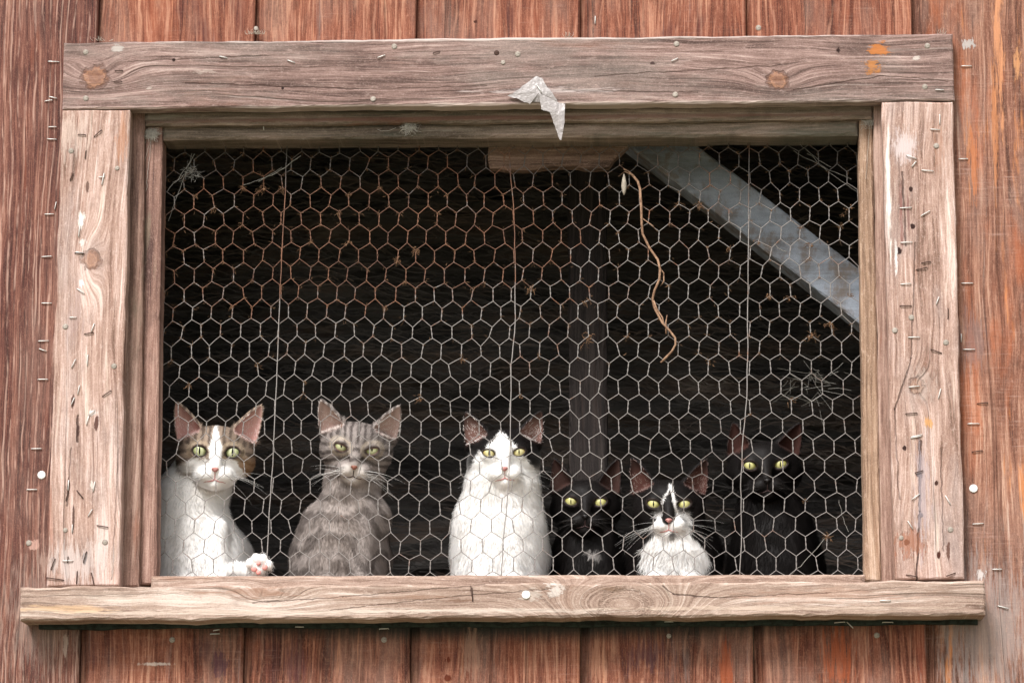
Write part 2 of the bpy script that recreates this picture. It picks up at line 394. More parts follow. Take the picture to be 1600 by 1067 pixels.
RIGHT_SPOTS = [(1412, 228, 24, 32, 'cbbcba', .35, .85), (1423, 296, 4, 5, '33201c', .3, 1), (1426, 354, 4, 5, '33201c', .3, 1), (1403, 393, 6, 7, '2f1d1a', .3, 1), (1413, 700, 3.5, 4.5, '33201c', .3, 1),
    (1436, 742, 5, 5, '33201c', .4, 1), (1463, 755, 3.5, 4, '40271f', .3, 1), (1439, 805, 4, 4, '33201c', .3, 1), (1417, 847, 5, 5, '33201c', .3, 1), (1466, 867, 3.5, 7, '47261d', .3, 1), (1482, 858, 3, 14, '5a3b31', .4, .9),
    (1450, 660, 7, 8, 'd29a5c', .5, .8), (1408, 330, 3, 60, '7d4c46', .5, .7), (1419, 340, 2, 50, '6d4440', .5, .7), (1388, 300, 5, 130, 'f2e7df', .3, .85), (1400, 400, 4, 30, 'f0e8e4', .5, .7), (1440, 600, 26, 30, 'b3a49b', .6, .4),
    (1440, 760, 14, 90, 'aca0a5', .6, .55), (1500, 500, 3, 300, 'd8cbc6', .5, .5), (1422, 850, 22, 22, '9a6248', .7, .6), (1468, 230, 10, 60, '9c7058', .7, .4)]
right_mat = wood('weathered_right_board_timber', 'Z', FB, side_stops, fine=.34, freq=50, warp=.034, crack=.36,
    knots=[(1432, 604, 12, 2.0)], cracks=[(1430,380,1424,560,1.0,.6),(1424,560,1398,640,1.2,.7),(1438,690,1437,800,1.8,.85),(1437,800,1432,905,1.6,.85),(1410,270,1416,385,1.5,.7),(1470,700,1474,860,1,.5),(1398,640,1405,780,1,.5)], spots=RIGHT_SPOTS, streaks=[('9c5e44', .58, .72, 30., .45, 51.0), ('ecdccc', .58, .70, 70., .5, 53.0)], bump=.0012, grey=('a39794', .45))
quad_board('side_board', [(1378, 160), (1489, 159.5), (1507, 903.5), (1398, 904.5)], -.0215, .0210, right_mat, frame, FB, jit=.0006, bev=.0014)
SILL_SPOTS = [(868, 923, 13, 13, 'd8d0c9', .8, .6), (832, 935, 18, 8, 'd0c6bc', .8, .4), (420, 961, 380, 5, 'dccabb', .5, .5), (760, 959, 240, 5, 'decfc2', .5, .5), (1180, 955, 300, 4, 'd6c0ae', .5, .45), (390, 930, 80, 10, '8a5f46', .6, .5),
    (600, 938, 160, 4, '8c6a55', .5, .5), (1300, 935, 180, 14, 'a07a66', .5, .35), (960, 925, 26, 4, '6d5440', .4, .6), (720, 943, 60, 3, '6b4a38', .5, .6), (120, 955, 90, 8, 'd8b490', .4, .6)]
sill_mat = wood('weathered_sill_timber', 'X', FB, ['6a5649', '8a7565', '9e8978', 'b19e8d', 'd2c3b4'], fine=.28, freq=62, warp=.035, crack=.30,
    knotamt=.0, knots=[(975, 958, 30, 5.0), (430, 934, 14, 2.0)], cracks=[(32,938,300,932,.6,.3),(400,946,540,938,.8,.5),(540,938,760,918,.8,.5),(520,958,700,938,.7,.45),(700,938,860,925,.8,.45),(1036,920,1052,934,1.1,.6),(1052,934,1120,939,1.2,.7),(1120,939,1290,931,.8,.5),(1290,931,1420,922,.6,.35),(738,920,740,936,1.0,.6)], spots=SILL_SPOTS, streaks=[('8c6148', .56, .72, 30., .5, 51.0), ('e2d5c8', .58, .72, 50., .45, 53.0), ('8f9284', .60, .74, 34., .35, 59.0)], bump=.0011)
YS = -.052
quad_board('sill_board', [(31, 917), (1538, 906.5), (1540, 960), (31, 969)], YS, .0515, sill_mat, frame, FB, jit=.0008, bev=.0020)
# jambs: rough opening boards lying back in the wall
jambcol = ['463d33', '605649', '756a5b', '89796a', 'a39585']
jamb_v = wood('shaded_jamb_timber', 'Z', FB, ['503d35', '6f574b', '876c5d', '9a8070', 'b59c8b'], fine=.30, freq=62, warp=.012, crack=.38, streaks=[('8f553c', .56, .7, 30., .5, 51.0), ('6f6a5a', .55, .7, 22., .5, 57.0), ('ded0bd', .6, .7, 70., .4, 53.0)])
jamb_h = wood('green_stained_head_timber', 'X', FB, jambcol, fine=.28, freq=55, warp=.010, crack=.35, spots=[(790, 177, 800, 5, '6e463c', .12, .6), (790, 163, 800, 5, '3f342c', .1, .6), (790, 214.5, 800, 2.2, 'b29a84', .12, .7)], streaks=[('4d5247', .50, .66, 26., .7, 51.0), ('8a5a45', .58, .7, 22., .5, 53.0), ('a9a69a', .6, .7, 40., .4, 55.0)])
stop_v = wood('tan_stop_timber', 'Z', FB, ['6b5443', '8e755e', 'a58b72', 'baa188', 'd3bfaa'], fine=.26, freq=75, warp=.010, crack=.32, streaks=[('7a5138', .58, .7, 60., .6, 51.0), ('7b8066', .60, .7, 22., .4, 57.0)])
YJ, YT = .0020, .0130
quad_board('jamb_board', [(196, 163), (226, 163), (217, 916), (178, 916)], YJ, .060, jamb_v, frame, FB, bev=.0015)
quad_board('jamb_board', [(1364, 155), (1386, 155), (1404, 912), (1378, 912)], YJ, .060, jamb_v, frame, FB, bev=.0012)
quad_board('head_jamb', [(226.5, 150), (1363.5, 145), (1363.5, 186), (226.5, 196)], YJ, .060, jamb_h, frame, FB, bev=.0030, jit=.0007)
stop_l = wood('brown_stop_timber', 'Z', FB, ['55403a', '785c50', '927465', 'a88a7a', 'c2a796'], fine=.26, freq=75, warp=.010, crack=.32, streaks=[('7f4a3a', .55, .7, 40., .6, 51.0), ('7b7a66', .60, .7, 22., .4, 57.0)])
quad_board('stop_strip', [(227, 180), (254, 185), (243.5, 913), (217.5, 913)], YT, .034, stop_l, frame, FB, bev=.0018)
quad_board('stop_strip', [(1341, 180), (1363, 178), (1377, 908), (1351, 908)], YT, .034, stop_v, frame, FB, bev=.0018)
quad_board('stop_strip', [(254.5, 196), (1340.5, 187), (1340.5, 212), (254.5, 219)], YT, .046, jamb_h, frame, FB, bev=.0026, jit=.0006)
quad_board('ledge_strip', [(236, 899.5), (1351.5, 897), (1352, 925), (235, 930)], -.0002, .0440, sill_mat, frame, FB, bev=.0030, jit=.0005)
# added dark strip that stands for the sill's shadow, with some algae green
sill_shade_mat = plain('algae_and_sill_shade', '353c38', .95, 0, .8, 120, .1, '22211f')
quad_board('sill_shade_strip', [(60, 962), (1528, 955), (1528, 975), (60, 982)], -.0080, .0079, sill_shade_mat, frame, FB, bev=.0020, jit=.0009)

# ------------------------------------------------------------------ staples and nails
def metal(name, c, c2, var, metal_, rough):
    return plain(name, c, rough, metal_, var, 900, .5, c2)
m_bright = metal('galvanised_steel', 'dcdcd8', 'a0988e', .5, .35, .35)
m_dark = metal('rusted_steel', '4d342a', '2a1c18', .7, .1, .8)
m_nail = metal('zinc_nail', 'a89f94', '6f6156', .8, .15, .65)
m_white = metal('white_painted_nail', 'f4f2ee', 'dcd8d2', .4, 0, .4)
def staple_mesh(L, r, mat, nm):
    pts = [(-L/2, .003, 0), (-L/2, -.0006, 0), (-L/2+.0008, -.0014, 0), (L/2-.0008, -.0014, 0), (L/2, -.0006, 0), (L/2, .003, 0)]
    v, f = tube(pts, r, 6); me = bpy.data.meshes.new(nm); me.from_pydata(v, [], f); me.materials.append(mat)
    me.polygons.foreach_set('use_smooth', [True]*len(me.polygons)); return me
ST = {'b': staple_mesh(.0125, .00062, m_bright, 'staple'), 'd': staple_mesh(.0125, .00062, m_dark, 'staple')}
def nail_mesh(r, mat):
    v, f = [], []; n = 14
    prof = [(.25, -.0013), (.75, -.0012), (1.0, -.0006), (1.0, .0004), (.35, .0006), (.35, .004)]
    v.append((0, -.0008, 0))
    for (q, y) in prof:
        for k in range(n): v.append((math.cos(6.2832*k/n)*r*q, y*.6, math.sin(6.2832*k/n)*r*q))
    for k in range(n): f.append((0, 1+k, 1+(k+1) % n))
    for i in range(len(prof)-1):
        for k in range(n): f.append((1+i*n+k, 1+(i+1)*n+k, 1+(i+1)*n+(k+1) % n, 1+i*n+(k+1) % n))
    me = bpy.data.meshes.new('nail'); me.from_pydata(v, [], f); me.materials.append(mat)
    me.polygons.foreach_set('use_smooth', [True]*len(me.polygons)); return me
NL = {'n': nail_mesh(.0036, m_nail), 'w': nail_mesh(.0052, m_white), 's': nail_mesh(.0030, m_nail), 'r': nail_mesh(.0034, m_dark)}
def fix(kind, data, px, py, yf, parent, base, ang=0.0, sx=1.0):
    o = bpy.data.objects.new(kind, data); link(o); o.parent = parent
    w = P(px, py, yf); o.location = Vector(w)-Vector(base)
    o.rotation_euler = (rng.uniform(-.12, .12), math.radians(ang), rng.uniform(-.1, .1)); o.scale = (sx, 1, 1)
    return o
# (px, py, angle from horizontal in degrees, kind, length)
wall_st = [(84,97,-2,'b',1.1),(83,153,-15,'b',.8),(76,158,8,'b',.8),(82,199,0,'b',.8),(81,218,-3,'b',.9),(77,335,0,'b',.9),(87,322,80,'b',.8),(73,401,2,'b',1),(73,474,0,'b',1),(68,533,2,'b',1),(67,547,-20,'b',.8),
 (67,593,0,'b',1),(57,701,0,'b',1),(50,765,0,'b',1),(336,990,3,'b',.9),(338,984,10,'b',.6),(468,979,0,'b',.8),(600,982,2,'b',.9),(1045,971,0,'b',.8),(925,966,4,'b',1.1),(1312,972,4,'b',1),(1328,976,-45,'b',.8),(1387,972,0,'b',1),
 (1510,104,0,'b',1),(1505,249,0,'b',.9),(1511,443,0,'b',1.1),(1514,546,0,'b',1.1),(1521,662,0,'b',1.1),(1535,630,5,'d',1),(1528,818,3,'b',1.0),(1558,889,0,'b',.9),(1567,948,-15,'b',1),(1527,705,8,'d',1),(930,32,88,'b',.8),(1502,528,88,'b',.8)]
for a in wall_st: fix('staple', ST[a[3]], a[0], a[1], -.0004 if a[1] < 960 or a[1] > 988 or a[0] < 110 or a[0] > 1490 else -.0084, wall, W0, -a[2], a[4])
for (px, py, k) in [(65,742,'w'),(45,848,'n'),(269,999,'n'),(600,999,'n'),(1045,993,'s'),(1185,44,'n'),(1370,992,'n'),(1521,763,'w'),(400,45,'s')]:
    fix('nail', NL[k], px, py, -.0003, wall, W0)
board_st = [(186,111,0,'d',.8),(184,128,2,'d',.8),(349,90,-12,'b',.8),(455,97,-20,'b',.8),(596,89,20,'b',.8),(682,82,18,'d',.7),(1054,94,25,'b',.7),(1468,141,-3,'b',.8),
 (153,209,42,'d',1),(128,211,-5,'d',.8),(134,242,86,'d',.8),(112,277,70,'d',.8),(161,280,80,'b',1.2),(159,277,5,'b',.6),(124,362,85,'b',1.1),(124,395,-5,'b',.8),(124,396,-6,'d',.9),(126,455,-35,'b',.9),(114,496,0,'b',.7),(145,512,70,'b',.9),
 (139,521,8,'d',.9),(115,568,65,'b',.9),(137,563,88,'b',1.1),(123,609,80,'b',.9),(114,627,68,'b',.8),(167,615,35,'d',1),(143,645,40,'b',.8),(137,657,75,'b',.9),(107,758,88,'b',1),(105,775,75,'d',.9),(125,772,-50,'d',1),(147,760,80,'b',1),
 (141,801,60,'b',.8),(160,822,-10,'d',1.1),(113,826,88,'b',.8),(106,876,0,'b',1),(106,874,85,'d',.6),(83,881,70,'d',1.1),(133,870,75,'d',1.1),(86,904,-8,'d',1.7),(120,902,88,'d',1.2),(145,904,-75,'d',1.2),
 (1468,187,88,'b',1.0),(1461,203,-5,'b',.9),(1424,246,-20,'b',1),(1428,257,50,'b',.7),(1449,267,-6,'b',1.1),(1415,325,2,'b',1.1),(1446,334,30,'b',1),(1416,379,2,'b',1.1),(1447,410,8,'d',.9),(1440,420,12,'d',1.1),(1415,444,3,'b',1),(1415,478,0,'d',1.1),
 (1428,527,0,'b',1.1),(1463,549,-20,'d',1.1),(1465,470,70,'b',.8),(1481,490,88,'d',1),(1428,604,5,'b',1),(1468,615,75,'b',1),(1424,646,3,'d',1.1),(1432,681,12,'b',1.1),(1481,781,-62,'b',1),(1422,820,-60,'b',.9),(1431,776,35,'b',.9),(1486,897,20,'d',.9),(1424,899,-10,'d',1.0),
 (1436,737,15,'d',.8),(1431,683,10,'b',1.0)]
for a in board_st: fix('staple', ST[a[3]], a[0], a[1], (-.0228 if a[1] < 160 else -.0218), frame, FB, -a[2], a[4])
for (px, py, k) in [(134,82,'n'),(134,154,'n'),(111,236,'n'),(183,263,'s'),(102,510,'n'),(178,572,'n'),(102,828,'s'),(164,847,'n'),(616,73,'n'),(809,85,'n'),(776,83,'r'),(786,98,'s'),(583,155,'n'),(1057,69,'n'),(1055,148,'n'),(1449,72,'n'),(1445,136,'n'),
   (1463,228,'n'),(1424,496,'n'),(1398,516,'n'),(1478,535,'n'),(1485,827,'n'),(1408,840,'s')]:
    fix('nail', NL[k], px, py, (-.0226 if py < 160 else -.0216), frame, FB)
fix('nail', NL['w'], 822, 929, YS-.0002, frame, FB); fix('staple', ST['d'], 738, 928, YS-.0003, frame, FB, 86, 1.3)
fix('staple', ST['b'], 1383, 938, YS-.0003, frame, FB, 0, 1.0)
fix('staple', ST['b'], 412, 198, YT-.0003, frame, FB, 86, .7)

# torn plastic hanging off the header
tp = Tree('milky_plastic_film'); tx, ty, tz = tp.coords()
tp.bsdf.inputs['Base Color'].default_value = (.40, .365, .355, 1); tp.bsdf.inputs['Roughness'].default_value = .35
tp.bsdf.inputs['Alpha'].default_value = .78
tp.put(tp.bsdf.inputs['Normal'], tp.bump(tp.noise(tp.xyz(tx, ty, tz), 160.0, 3.0), .002))
pl = [(793,150),(805,143),(822,131),(838,119),(846,122),(853,133),(861,143),(870,156),(874,161),(883,163),(882,185),(880,203),(877,219),(872,213),(867,197),(862,183),(857,173),(846,171),(845,160),(832,159),(828,163),(815,158)]
base = P(842, 150, -.026)
v = []; pj = []
for i_ in range(len(pl)):
    a_, b_ = np.array(pl[i_], float), np.array(pl[(i_+1) % len(pl)], float); pj.append(tuple(a_))
    for t_ in (.33, .66): pj.append(tuple(a_+(b_-a_)*t_+rng.normal(size=2)*.75))
pl = pj; K = len(pl)
for s_, dy in ((0, 0), (1, .0005)):
    for i, (a, b) in enumerate(pl):
        bend = -.0262 - .0012*math.sin(i*.43) - (.002 if b > 165 else 0)
        v.append(P(a, b, bend+dy))
cen = [P(842, 145, -.0285), P(872, 178, -.0300)]
v += [cen[0], cen[1], cen[0]+np.array([0, .0005, 0]), cen[1]+np.array([0, .0005, 0])]
f = []
near = [0 if (i < 24 or i >= 51) else 1 for i in range(K)]
for i in range(K):
    j = (i+1) % K; c0 = near[i]
    f.append((i, j, 2*K+c0)); f.append((K+j, K+i, 2*K+2+c0)); f.append((i, K+i, K+j, j))
    if near[j] != c0: f.append((j, 2*K+near[j], 2*K+c0)); f.append((K+j, 2*K+2+c0, 2*K+2+near[j]))
o = mesh_obj('torn_plastic', v, f, tp.mat, None, base)
tag(o, 'torn scrap of milky plastic film stapled to the header and hanging over its edge', 'plastic scrap')
for (a, b, g) in ((843, 140, 60),): fix('staple', ST['b'], a, b, -.0290, frame, FB, g, .8)

# ================================================================== INTERIOR
zf = P(800, 905, .05)[2]                    # floor of the hay loft = ledge the cats sit on
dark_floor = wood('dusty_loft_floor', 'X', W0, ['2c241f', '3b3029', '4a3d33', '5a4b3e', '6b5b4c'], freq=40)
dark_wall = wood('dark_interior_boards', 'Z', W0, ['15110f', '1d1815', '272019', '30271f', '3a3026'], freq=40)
def boxv(x0, x1, y0, y1, z0, z1):
    v = [(x0,y0,z0),(x1,y0,z0),(x1,y1,z0),(x0,y1,z0),(x0,y0,z1),(x1,y0,z1),(x1,y1,z1),(x0,y1,z1)]
    f = [(0,3,2,1),(4,5,6,7),(0,1,5,4),(1,2,6,5),(2,3,7,6),(3,0,4,7)]
    return v, f
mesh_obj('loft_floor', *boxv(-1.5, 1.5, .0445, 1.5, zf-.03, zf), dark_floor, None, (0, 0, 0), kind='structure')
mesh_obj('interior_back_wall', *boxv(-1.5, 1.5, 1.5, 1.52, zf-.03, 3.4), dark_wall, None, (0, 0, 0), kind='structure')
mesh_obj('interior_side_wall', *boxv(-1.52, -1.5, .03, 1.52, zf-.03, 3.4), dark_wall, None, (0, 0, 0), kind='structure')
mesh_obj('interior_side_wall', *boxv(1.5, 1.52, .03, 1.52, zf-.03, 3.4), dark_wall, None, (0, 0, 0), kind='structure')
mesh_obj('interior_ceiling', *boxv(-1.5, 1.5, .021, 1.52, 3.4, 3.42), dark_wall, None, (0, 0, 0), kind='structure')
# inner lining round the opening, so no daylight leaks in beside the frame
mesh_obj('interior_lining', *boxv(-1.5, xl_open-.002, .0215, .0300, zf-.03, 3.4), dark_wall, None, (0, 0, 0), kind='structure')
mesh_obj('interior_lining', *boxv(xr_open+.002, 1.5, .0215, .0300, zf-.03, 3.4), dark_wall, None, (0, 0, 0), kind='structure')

# hay packed behind: a dim mass of wavy horizontal stalks
hay_mat = Tree('dim_old_hay'); hx, hy_, hz = hay_mat.coords()
hn = hay_mat.noise(hay_mat.xyz(hx*6.0, hy_*6.0, hz*40.0), 1.0, 4.0)
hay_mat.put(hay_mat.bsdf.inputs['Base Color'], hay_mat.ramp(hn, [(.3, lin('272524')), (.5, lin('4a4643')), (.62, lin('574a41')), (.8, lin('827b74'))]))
hay_mat.bsdf.inputs['Roughness'].default_value = .9
mb = MB()
YB = .40
zt_h = P(800, 200, YB)[2]; xl_h = P(180, 500, YB)[0]; xr_h = P(1420, 500, YB)[0]
nx, nz = 90, 70
gv = []
for i in range(nx+1):
    for j in range(nz+1):
        X = xl_h-.1+(xr_h-xl_h+.2)*i/nx; Z = zf+(zt_h+.1-zf)*j/nz
        y = YB+.06+.05*mnoise.noise(Vector((X*5, 0, Z*9)))+.02*mnoise.noise(Vector((X*20, 3, Z*60)))
        gv.append((X, y, Z))
gf = [(i*(nz+1)+j, (i+1)*(nz+1)+j, (i+1)*(nz+1)+j+1, i*(nz+1)+j+1) for i in range(nx) for j in range(nz)]
mb.add((gv, gf))
for k in range(6500):
    X = rng.uniform(xl_h-.05, xr_h+.05); Z = rng.uniform(zf+.002, zt_h+.08); L = rng.uniform(.03, .11)
    y = YB+.05+.05*mnoise.noise(Vector((X*5, 0, Z*9))) - rng.uniform(0, .05)
    sl_ = math.radians(rng.normal(-6, 13)); w = rng.uniform(.0006, .0019); ph = rng.uniform(0, 6.28); am = rng.uniform(.001, .004)
    vv = []; ff = []
    for s_ in range(6):
        q = (s_/5-.5)*L; off = am*math.sin(ph+s_*1.3)
        cx, cz = X+q*math.cos(sl_), Z+q*math.sin(sl_)+off; cyy = y - .012*math.cos(s_/5*3.14-1.57)*rng.uniform(.3, 1)
        vv += [(cx, cyy, cz-w/2), (cx, cyy-.0006, cz+w/2)]
    for s_ in range(5): ff.append((2*s_, 2*s_+2, 2*s_+3, 2*s_+1))
    mb.add((vv, ff))
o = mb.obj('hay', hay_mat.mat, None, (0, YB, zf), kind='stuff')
tag(o, 'dim grey mass of old hay packed in the loft behind the cats', 'hay', kind='stuff')

def beam(name, a, b, wpx, y, thick, mat, label, cat):
    A, B = P(*a, y), P(*b, y); d = (B-A); d = d/np.linalg.norm(d); n = np.array([-d[2], 0, d[0]]); w = wpx*PXM/2
    base = (A+B)/2
    c = [A+n*w, B+n*w, B-n*w, A-n*w]
    # clockwise seen from -Y
    if np.cross(c[1]-c[0], c[2]-c[1])[1] < 0: c = c[::-1]
    o = board3(name, c, y, thick, mat, None, base, jit=.0004, bev=.0015)
    tag(o, label, cat); return o
beam_mat = wood('grey_blue_painted_brace', 'X', W0, ['62696d', '7b858b', '8e989f', '9ca6ad', 'b0b9bf'], fine=.15, freq=12, warp=.03, crack=.08, speck=.3, blotch=[('564e47', .56, .80, .75, 61.0, 11.0), ('6b5a4a', .62, .78, .6, 63.0, 40.0)], spots=[(1300, 420, 130, 70, '5b5650', .12, .7)])
beam('diagonal_brace', (934, 150), (1484, 570), 70, .13, .05, beam_mat, 'pale blue-grey brace slanting down to the right behind the wire', 'brace')
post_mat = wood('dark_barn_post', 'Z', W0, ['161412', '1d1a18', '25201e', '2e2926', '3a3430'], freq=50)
pA, pB = P(886, 120, .24), P(948, 920, .24)
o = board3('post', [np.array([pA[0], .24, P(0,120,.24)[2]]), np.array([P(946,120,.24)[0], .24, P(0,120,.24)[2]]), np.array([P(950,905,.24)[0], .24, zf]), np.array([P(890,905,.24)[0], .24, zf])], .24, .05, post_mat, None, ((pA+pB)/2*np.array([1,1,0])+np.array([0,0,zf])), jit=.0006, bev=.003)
tag(o, 'dark upright timber post standing in the loft behind the wire', 'post')
bb_mat = wood('broken_board_timber', 'X', W0, ['4a3a30', '6a5546', '7d6757', '8f7868', 'a58f7e'], freq=60)
o = quad_board('broken_board', [(762, 205), (1010, 203), (952, 260), (765, 263)], .062, .018, bb_mat, None, P(870, 235, .062), jit=.0030, bev=.002)
tag(o, 'short broken piece of board with a slanted end, above the wire under the header', 'board')

# ================================================================== CHICKEN WIRE
YW = .049
def wire_warp(x, z):
    a = mnoise.noise(Vector((x*3.2, 1.7, z*3.2)))*.0075; b = mnoise.noise(Vector((x*3.2+9, 5.7, z*3.2)))*.0060
    a += mnoise.noise(Vector((x*14, 2.7, z*14)))*.0026; b += mnoise.noise(Vector((x*14+4, 8.7, z*14)))*.0020
    c = mnoise.noise(Vector((x*4, 3.3, z*4)))*.0045
    return a, c, b
HX, HZ = .0252, .0247
xw0, xw1 = P(230, 540, YW)[0], P(1362, 540, YW)[0]
zw0, zw1 = P(800, 912, YW)[2], P(800, 205, YW)[2]
vseg = .0155
lean = lambda z: (z-zw0)*.015
nodes = {}
def node(r, c, top):
    key = (r, c, top)
    if key not in nodes:
        x = xw0 + (c + (.5 if r % 2 else 0))*HX; z = zw0 + r*HZ + (vseg/2 if top else -vseg/2)
        side = (x-.5*(xw0+xw1))
        a, c_, b = wire_warp(x, z)
        nodes[key] = (x + a + side*-.02*(z-zw0) + rng.normal()*.0009, YW + c_, z + b + rng.normal()*.0008)
    return nodes[key]
rows = int((zw1-zw0)/HZ)+2; cols = int((xw1-xw0)/HX)+2
wv, wf, = [], []
wm = MB()
def sub(p, q, n, bow=.0):
    p, q = np.array(p), np.array(q); return [tuple(p+(q-p)*i/n + np.array([0, bow*math.sin(math.pi*i/n), 0])) for i in range(n+1)]
for r in range(rows):
    for c in range(cols):
        a, b = node(r, c, False), node(r, c, True)
        # twisted pair
        for s_ in (0, math.pi):
            pts = []
            for i in range(8):
                t_ = i/7; an = s_+t_*math.pi*2.5; rr = .00042*math.sin(math.pi*min(max(t_, .04), .96))**.3
                pts.append((a[0]+(b[0]-a[0])*t_+rr*math.cos(an), a[1]+(b[1]-a[1])*t_+rr*math.sin(an), a[2]+(b[2]-a[2])*t_))
            wm.add(tube(pts, .00046, 4, False))
        # slanted links up to the next row
        if r % 2: up = ((r+1, c), (r+1, c+1))
        else: up = ((r+1, c-1), (r+1, c))
        for (r2, c2) in up:
            if c2 < 0 or c2 >= cols or r2 >= rows: continue
            q = node(r2, c2, False)
            wm.add(tube([b, ((b[0]+q[0])/2, (b[1]+q[1])/2+rng.normal()*.0003, (b[2]+q[2])/2+rng.normal()*.0002), q], .00049, 4, False))
wt = Tree('galvanised_and_rusting_wire'); X, Y, Z = wt.coords((0, 0, 0))
wbase = np.array([.5*(xw0+xw1), YW, zw0])
X = X+float(wbase[0]); Z = Z+float(wbase[2])
rn = wt.noise(wt.xyz(X, Y, Z), 26.0, 4.0, .6); rl = wt.noise(wt.xyz(X+5.0, Y, Z), 5.0, 3.0, .6)
zc, xc = P(560, 375, YW)[2], P(560, 375, YW)[0]
ga = (X-float(xc))/.30; gb = (Z-float(zc))/.10
band = wt.m('EXPONENT', (ga*ga+gb*gb)*-1.0)
rf = wt.noise(wt.xyz(X, Y, Z), 75.0, 3.0, .7)
rust = wt.step(rn*.55 + rl*.35 + rf*.45 + band*.34, .73, .88)
grime_shade = wt.step(rl + wt.m('EXPONENT', ((Z-float(P(800, 225, YW)[2]))/.06)*((Z-float(P(800, 225, YW)[2]))/.06)*-1.0)*.40, .52, .80)  # patchy grime, plus the header's shadow painted in along the top
wc = wt.mix(grime_shade*.75, lin('918b87'), lin('433d38'))
wc = wt.mix(rust*.9, wc, wt.ramp(rn, [(.35, lin('52301f')), (.7, lin('8f5f42'))]))
wt.put(wt.bsdf.inputs['Base Color'], wc); wt.bsdf.inputs['Roughness'].default_value = .5
wt.bsdf.inputs['Specular IOR Level'].default_value = .5; wt.bsdf.inputs['Metallic'].default_value = .15
net = empty('chicken_wire', wbase, 'rusting hexagonal chicken wire stretched over the window opening', 'wire netting')
wm.obj('mesh_netting', wt.mat, net, wbase, smooth=True)
for path in ([(449,215),(447,260),(444,330),(440,400),(436,500),(432,600),(427,700),(421,800),(415,907)],
             [(795,215),(797,270),(803,330),(805,400),(805,470),(804,520),(799,570),(798,650),(795,760),(786,850),(783,907)],
             [(1171,215),(1170,300),(1169,420),(1168,540),(1167,620),(1160,700),(1157,760),(1159,830),(1156,907)]):
    pts = []
    for i in range(len(path)-1):
        for k in range(4):
            t_ = k/4; a = path[i][0]*(1-t_)+path[i+1][0]*t_; b = path[i][1]*(1-t_)+path[i+1][1]*t_
            w = P(a, b, YW-.001); c_ = wire_warp(w[0], w[2])[1]; pts.append((w[0]+rng.normal()*.0003, w[1]+c_, w[2]))
    pts.append(tuple(P(*path[-1], YW)))
    v, f = tube(pts, .00068, 6); mesh_obj('line_wire', v, f, wt.mat, net, wbase, True)

# straw and seed bits caught in the wire
web_pale0 = plain('frayed_fibre', 'bfb4a6', .9, 0, .5, 300, .1, '8f8a80')
straw_mat = plain('old_straw', '86684f', .9, 0, .9, 260, .1, '3f2c22')
sb = MB()
clumps = [(655,610,9),(725,562,8),(818,455,10),(905,520,14),(820,610,6),(590,290,8),(650,385,10),(640,440,7),(1060,330,8),(1102,318,9),(1140,390,7),(1195,372,8),(1272,378,9),(1272,395,8),(1255,350,5),(1278,520,14),(1285,508,12),
          (1240,622,8),(1110,570,7),(1200,462,9),(1228,460,8),(300,602,9),(392,575,8),(460,610,7),(465,602,6),(540,380,8),(620,405,8),(455,290,9),(330,330,8),(380,350,7),(415,300,12),(380,288,9),(700,310,7),(560,310,7),(975,360,6),(1030,340,6),
          (925,465,8),(972,520,7),(840,560,6),(1330,470,7),(1322,335,9),(1310,350,8),(355,475,6),(270,560,7),(598,475,7),(745,430,6),(1045,450,6),(520,330,8),(480,370,6),(1270,790,5),(1295,840,10),(1180,640,4),(300,300,8)]
for k in range(70): clumps.append((rng.uniform(250, 1335), rng.uniform(235, 560)**1.0, rng.uniform(1.5, 4)))
for k in range(150): clumps.append((rng.uniform(250, 1335), 235+310*rng.random()**1.6, rng.uniform(1.2, 3.5)))
nodepx = np.array(list(nodes.values()))
for (px, py, s_) in clumps:
    s_ = s_*.8; w = P(px, py, YW); k = np.argmin(((nodepx[:, [0, 2]]-w[[0, 2]])**2).sum(1)); c0 = nodepx[k]; sm = s_*PXM
    sk = np.array([rng.normal()*.5, 0, -abs(rng.normal())*.6])*sm
    for q_ in range(int(3+s_*1.3)):
        a = c0 + rng.normal(size=3)*np.array([sm*.4, .0012, sm*.3]) + sk*rng.random(); an = rng.uniform(0, 6.28); pts = [a]
        for st in range(4):
            an += rng.normal()*.9; a = a+np.array([math.cos(an), rng.normal()*.25, math.sin(an)-.25])*sm*rng.uniform(.12, .34); pts.append(a)
        r0 = rng.uniform(.00018, .00046); sb.add(tube(pts, [r0, r0, r0*.9, r0*.7, r0*.3], 4, False))
    for q_ in range(int(s_/2.5)+1):      # lumps of dust and husk
        a = c0 + rng.normal(size=3)*np.array([sm*.3, .0008, sm*.3]); r_ = rng.uniform(.08, .24)*sm; ax_ = rng.normal(size=3); ax_ /= np.linalg.norm(ax_)
        sb.add(tube([a+ax_*r_*t_ for t_ in (-1.3, -.6, .2, 1.1)], [r_*.2, r_*rng.uniform(.6, 1), r_*rng.uniform(.5, .9), r_*.2], 5))
nl = len(nodepx)
for k in range(1500):                    # fine fluff lying along the wires, thickest at the upper left
    px = 250+1085*rng.random()**1.25; py = 232+330*rng.random()**1.3; w = P(px, py, YW)
    c0 = nodepx[np.argmin(((nodepx[:, [0, 2]]-w[[0, 2]])**2).sum(1))]; a = c0+rng.normal(size=3)*np.array([.0016, .0008, .0022]); an = rng.uniform(0, 6.28); pts = [a]
    for st in range(3):
        an += rng.normal()*.8; a = a+np.array([math.cos(an), rng.normal()*.2, math.sin(an)-.15])*rng.uniform(.0008, .0022); pts.append(a)
    r0 = rng.uniform(.00012, .00034); sb.add(tube(pts, [r0, r0, r0*.8, r0*.3], 3, False))
o = sb.obj('straw_bits', straw_mat, None, wbase, kind='stuff'); tag(o, 'dry straw bits and seed husks caught all over the chicken wire', 'straw', kind='stuff')

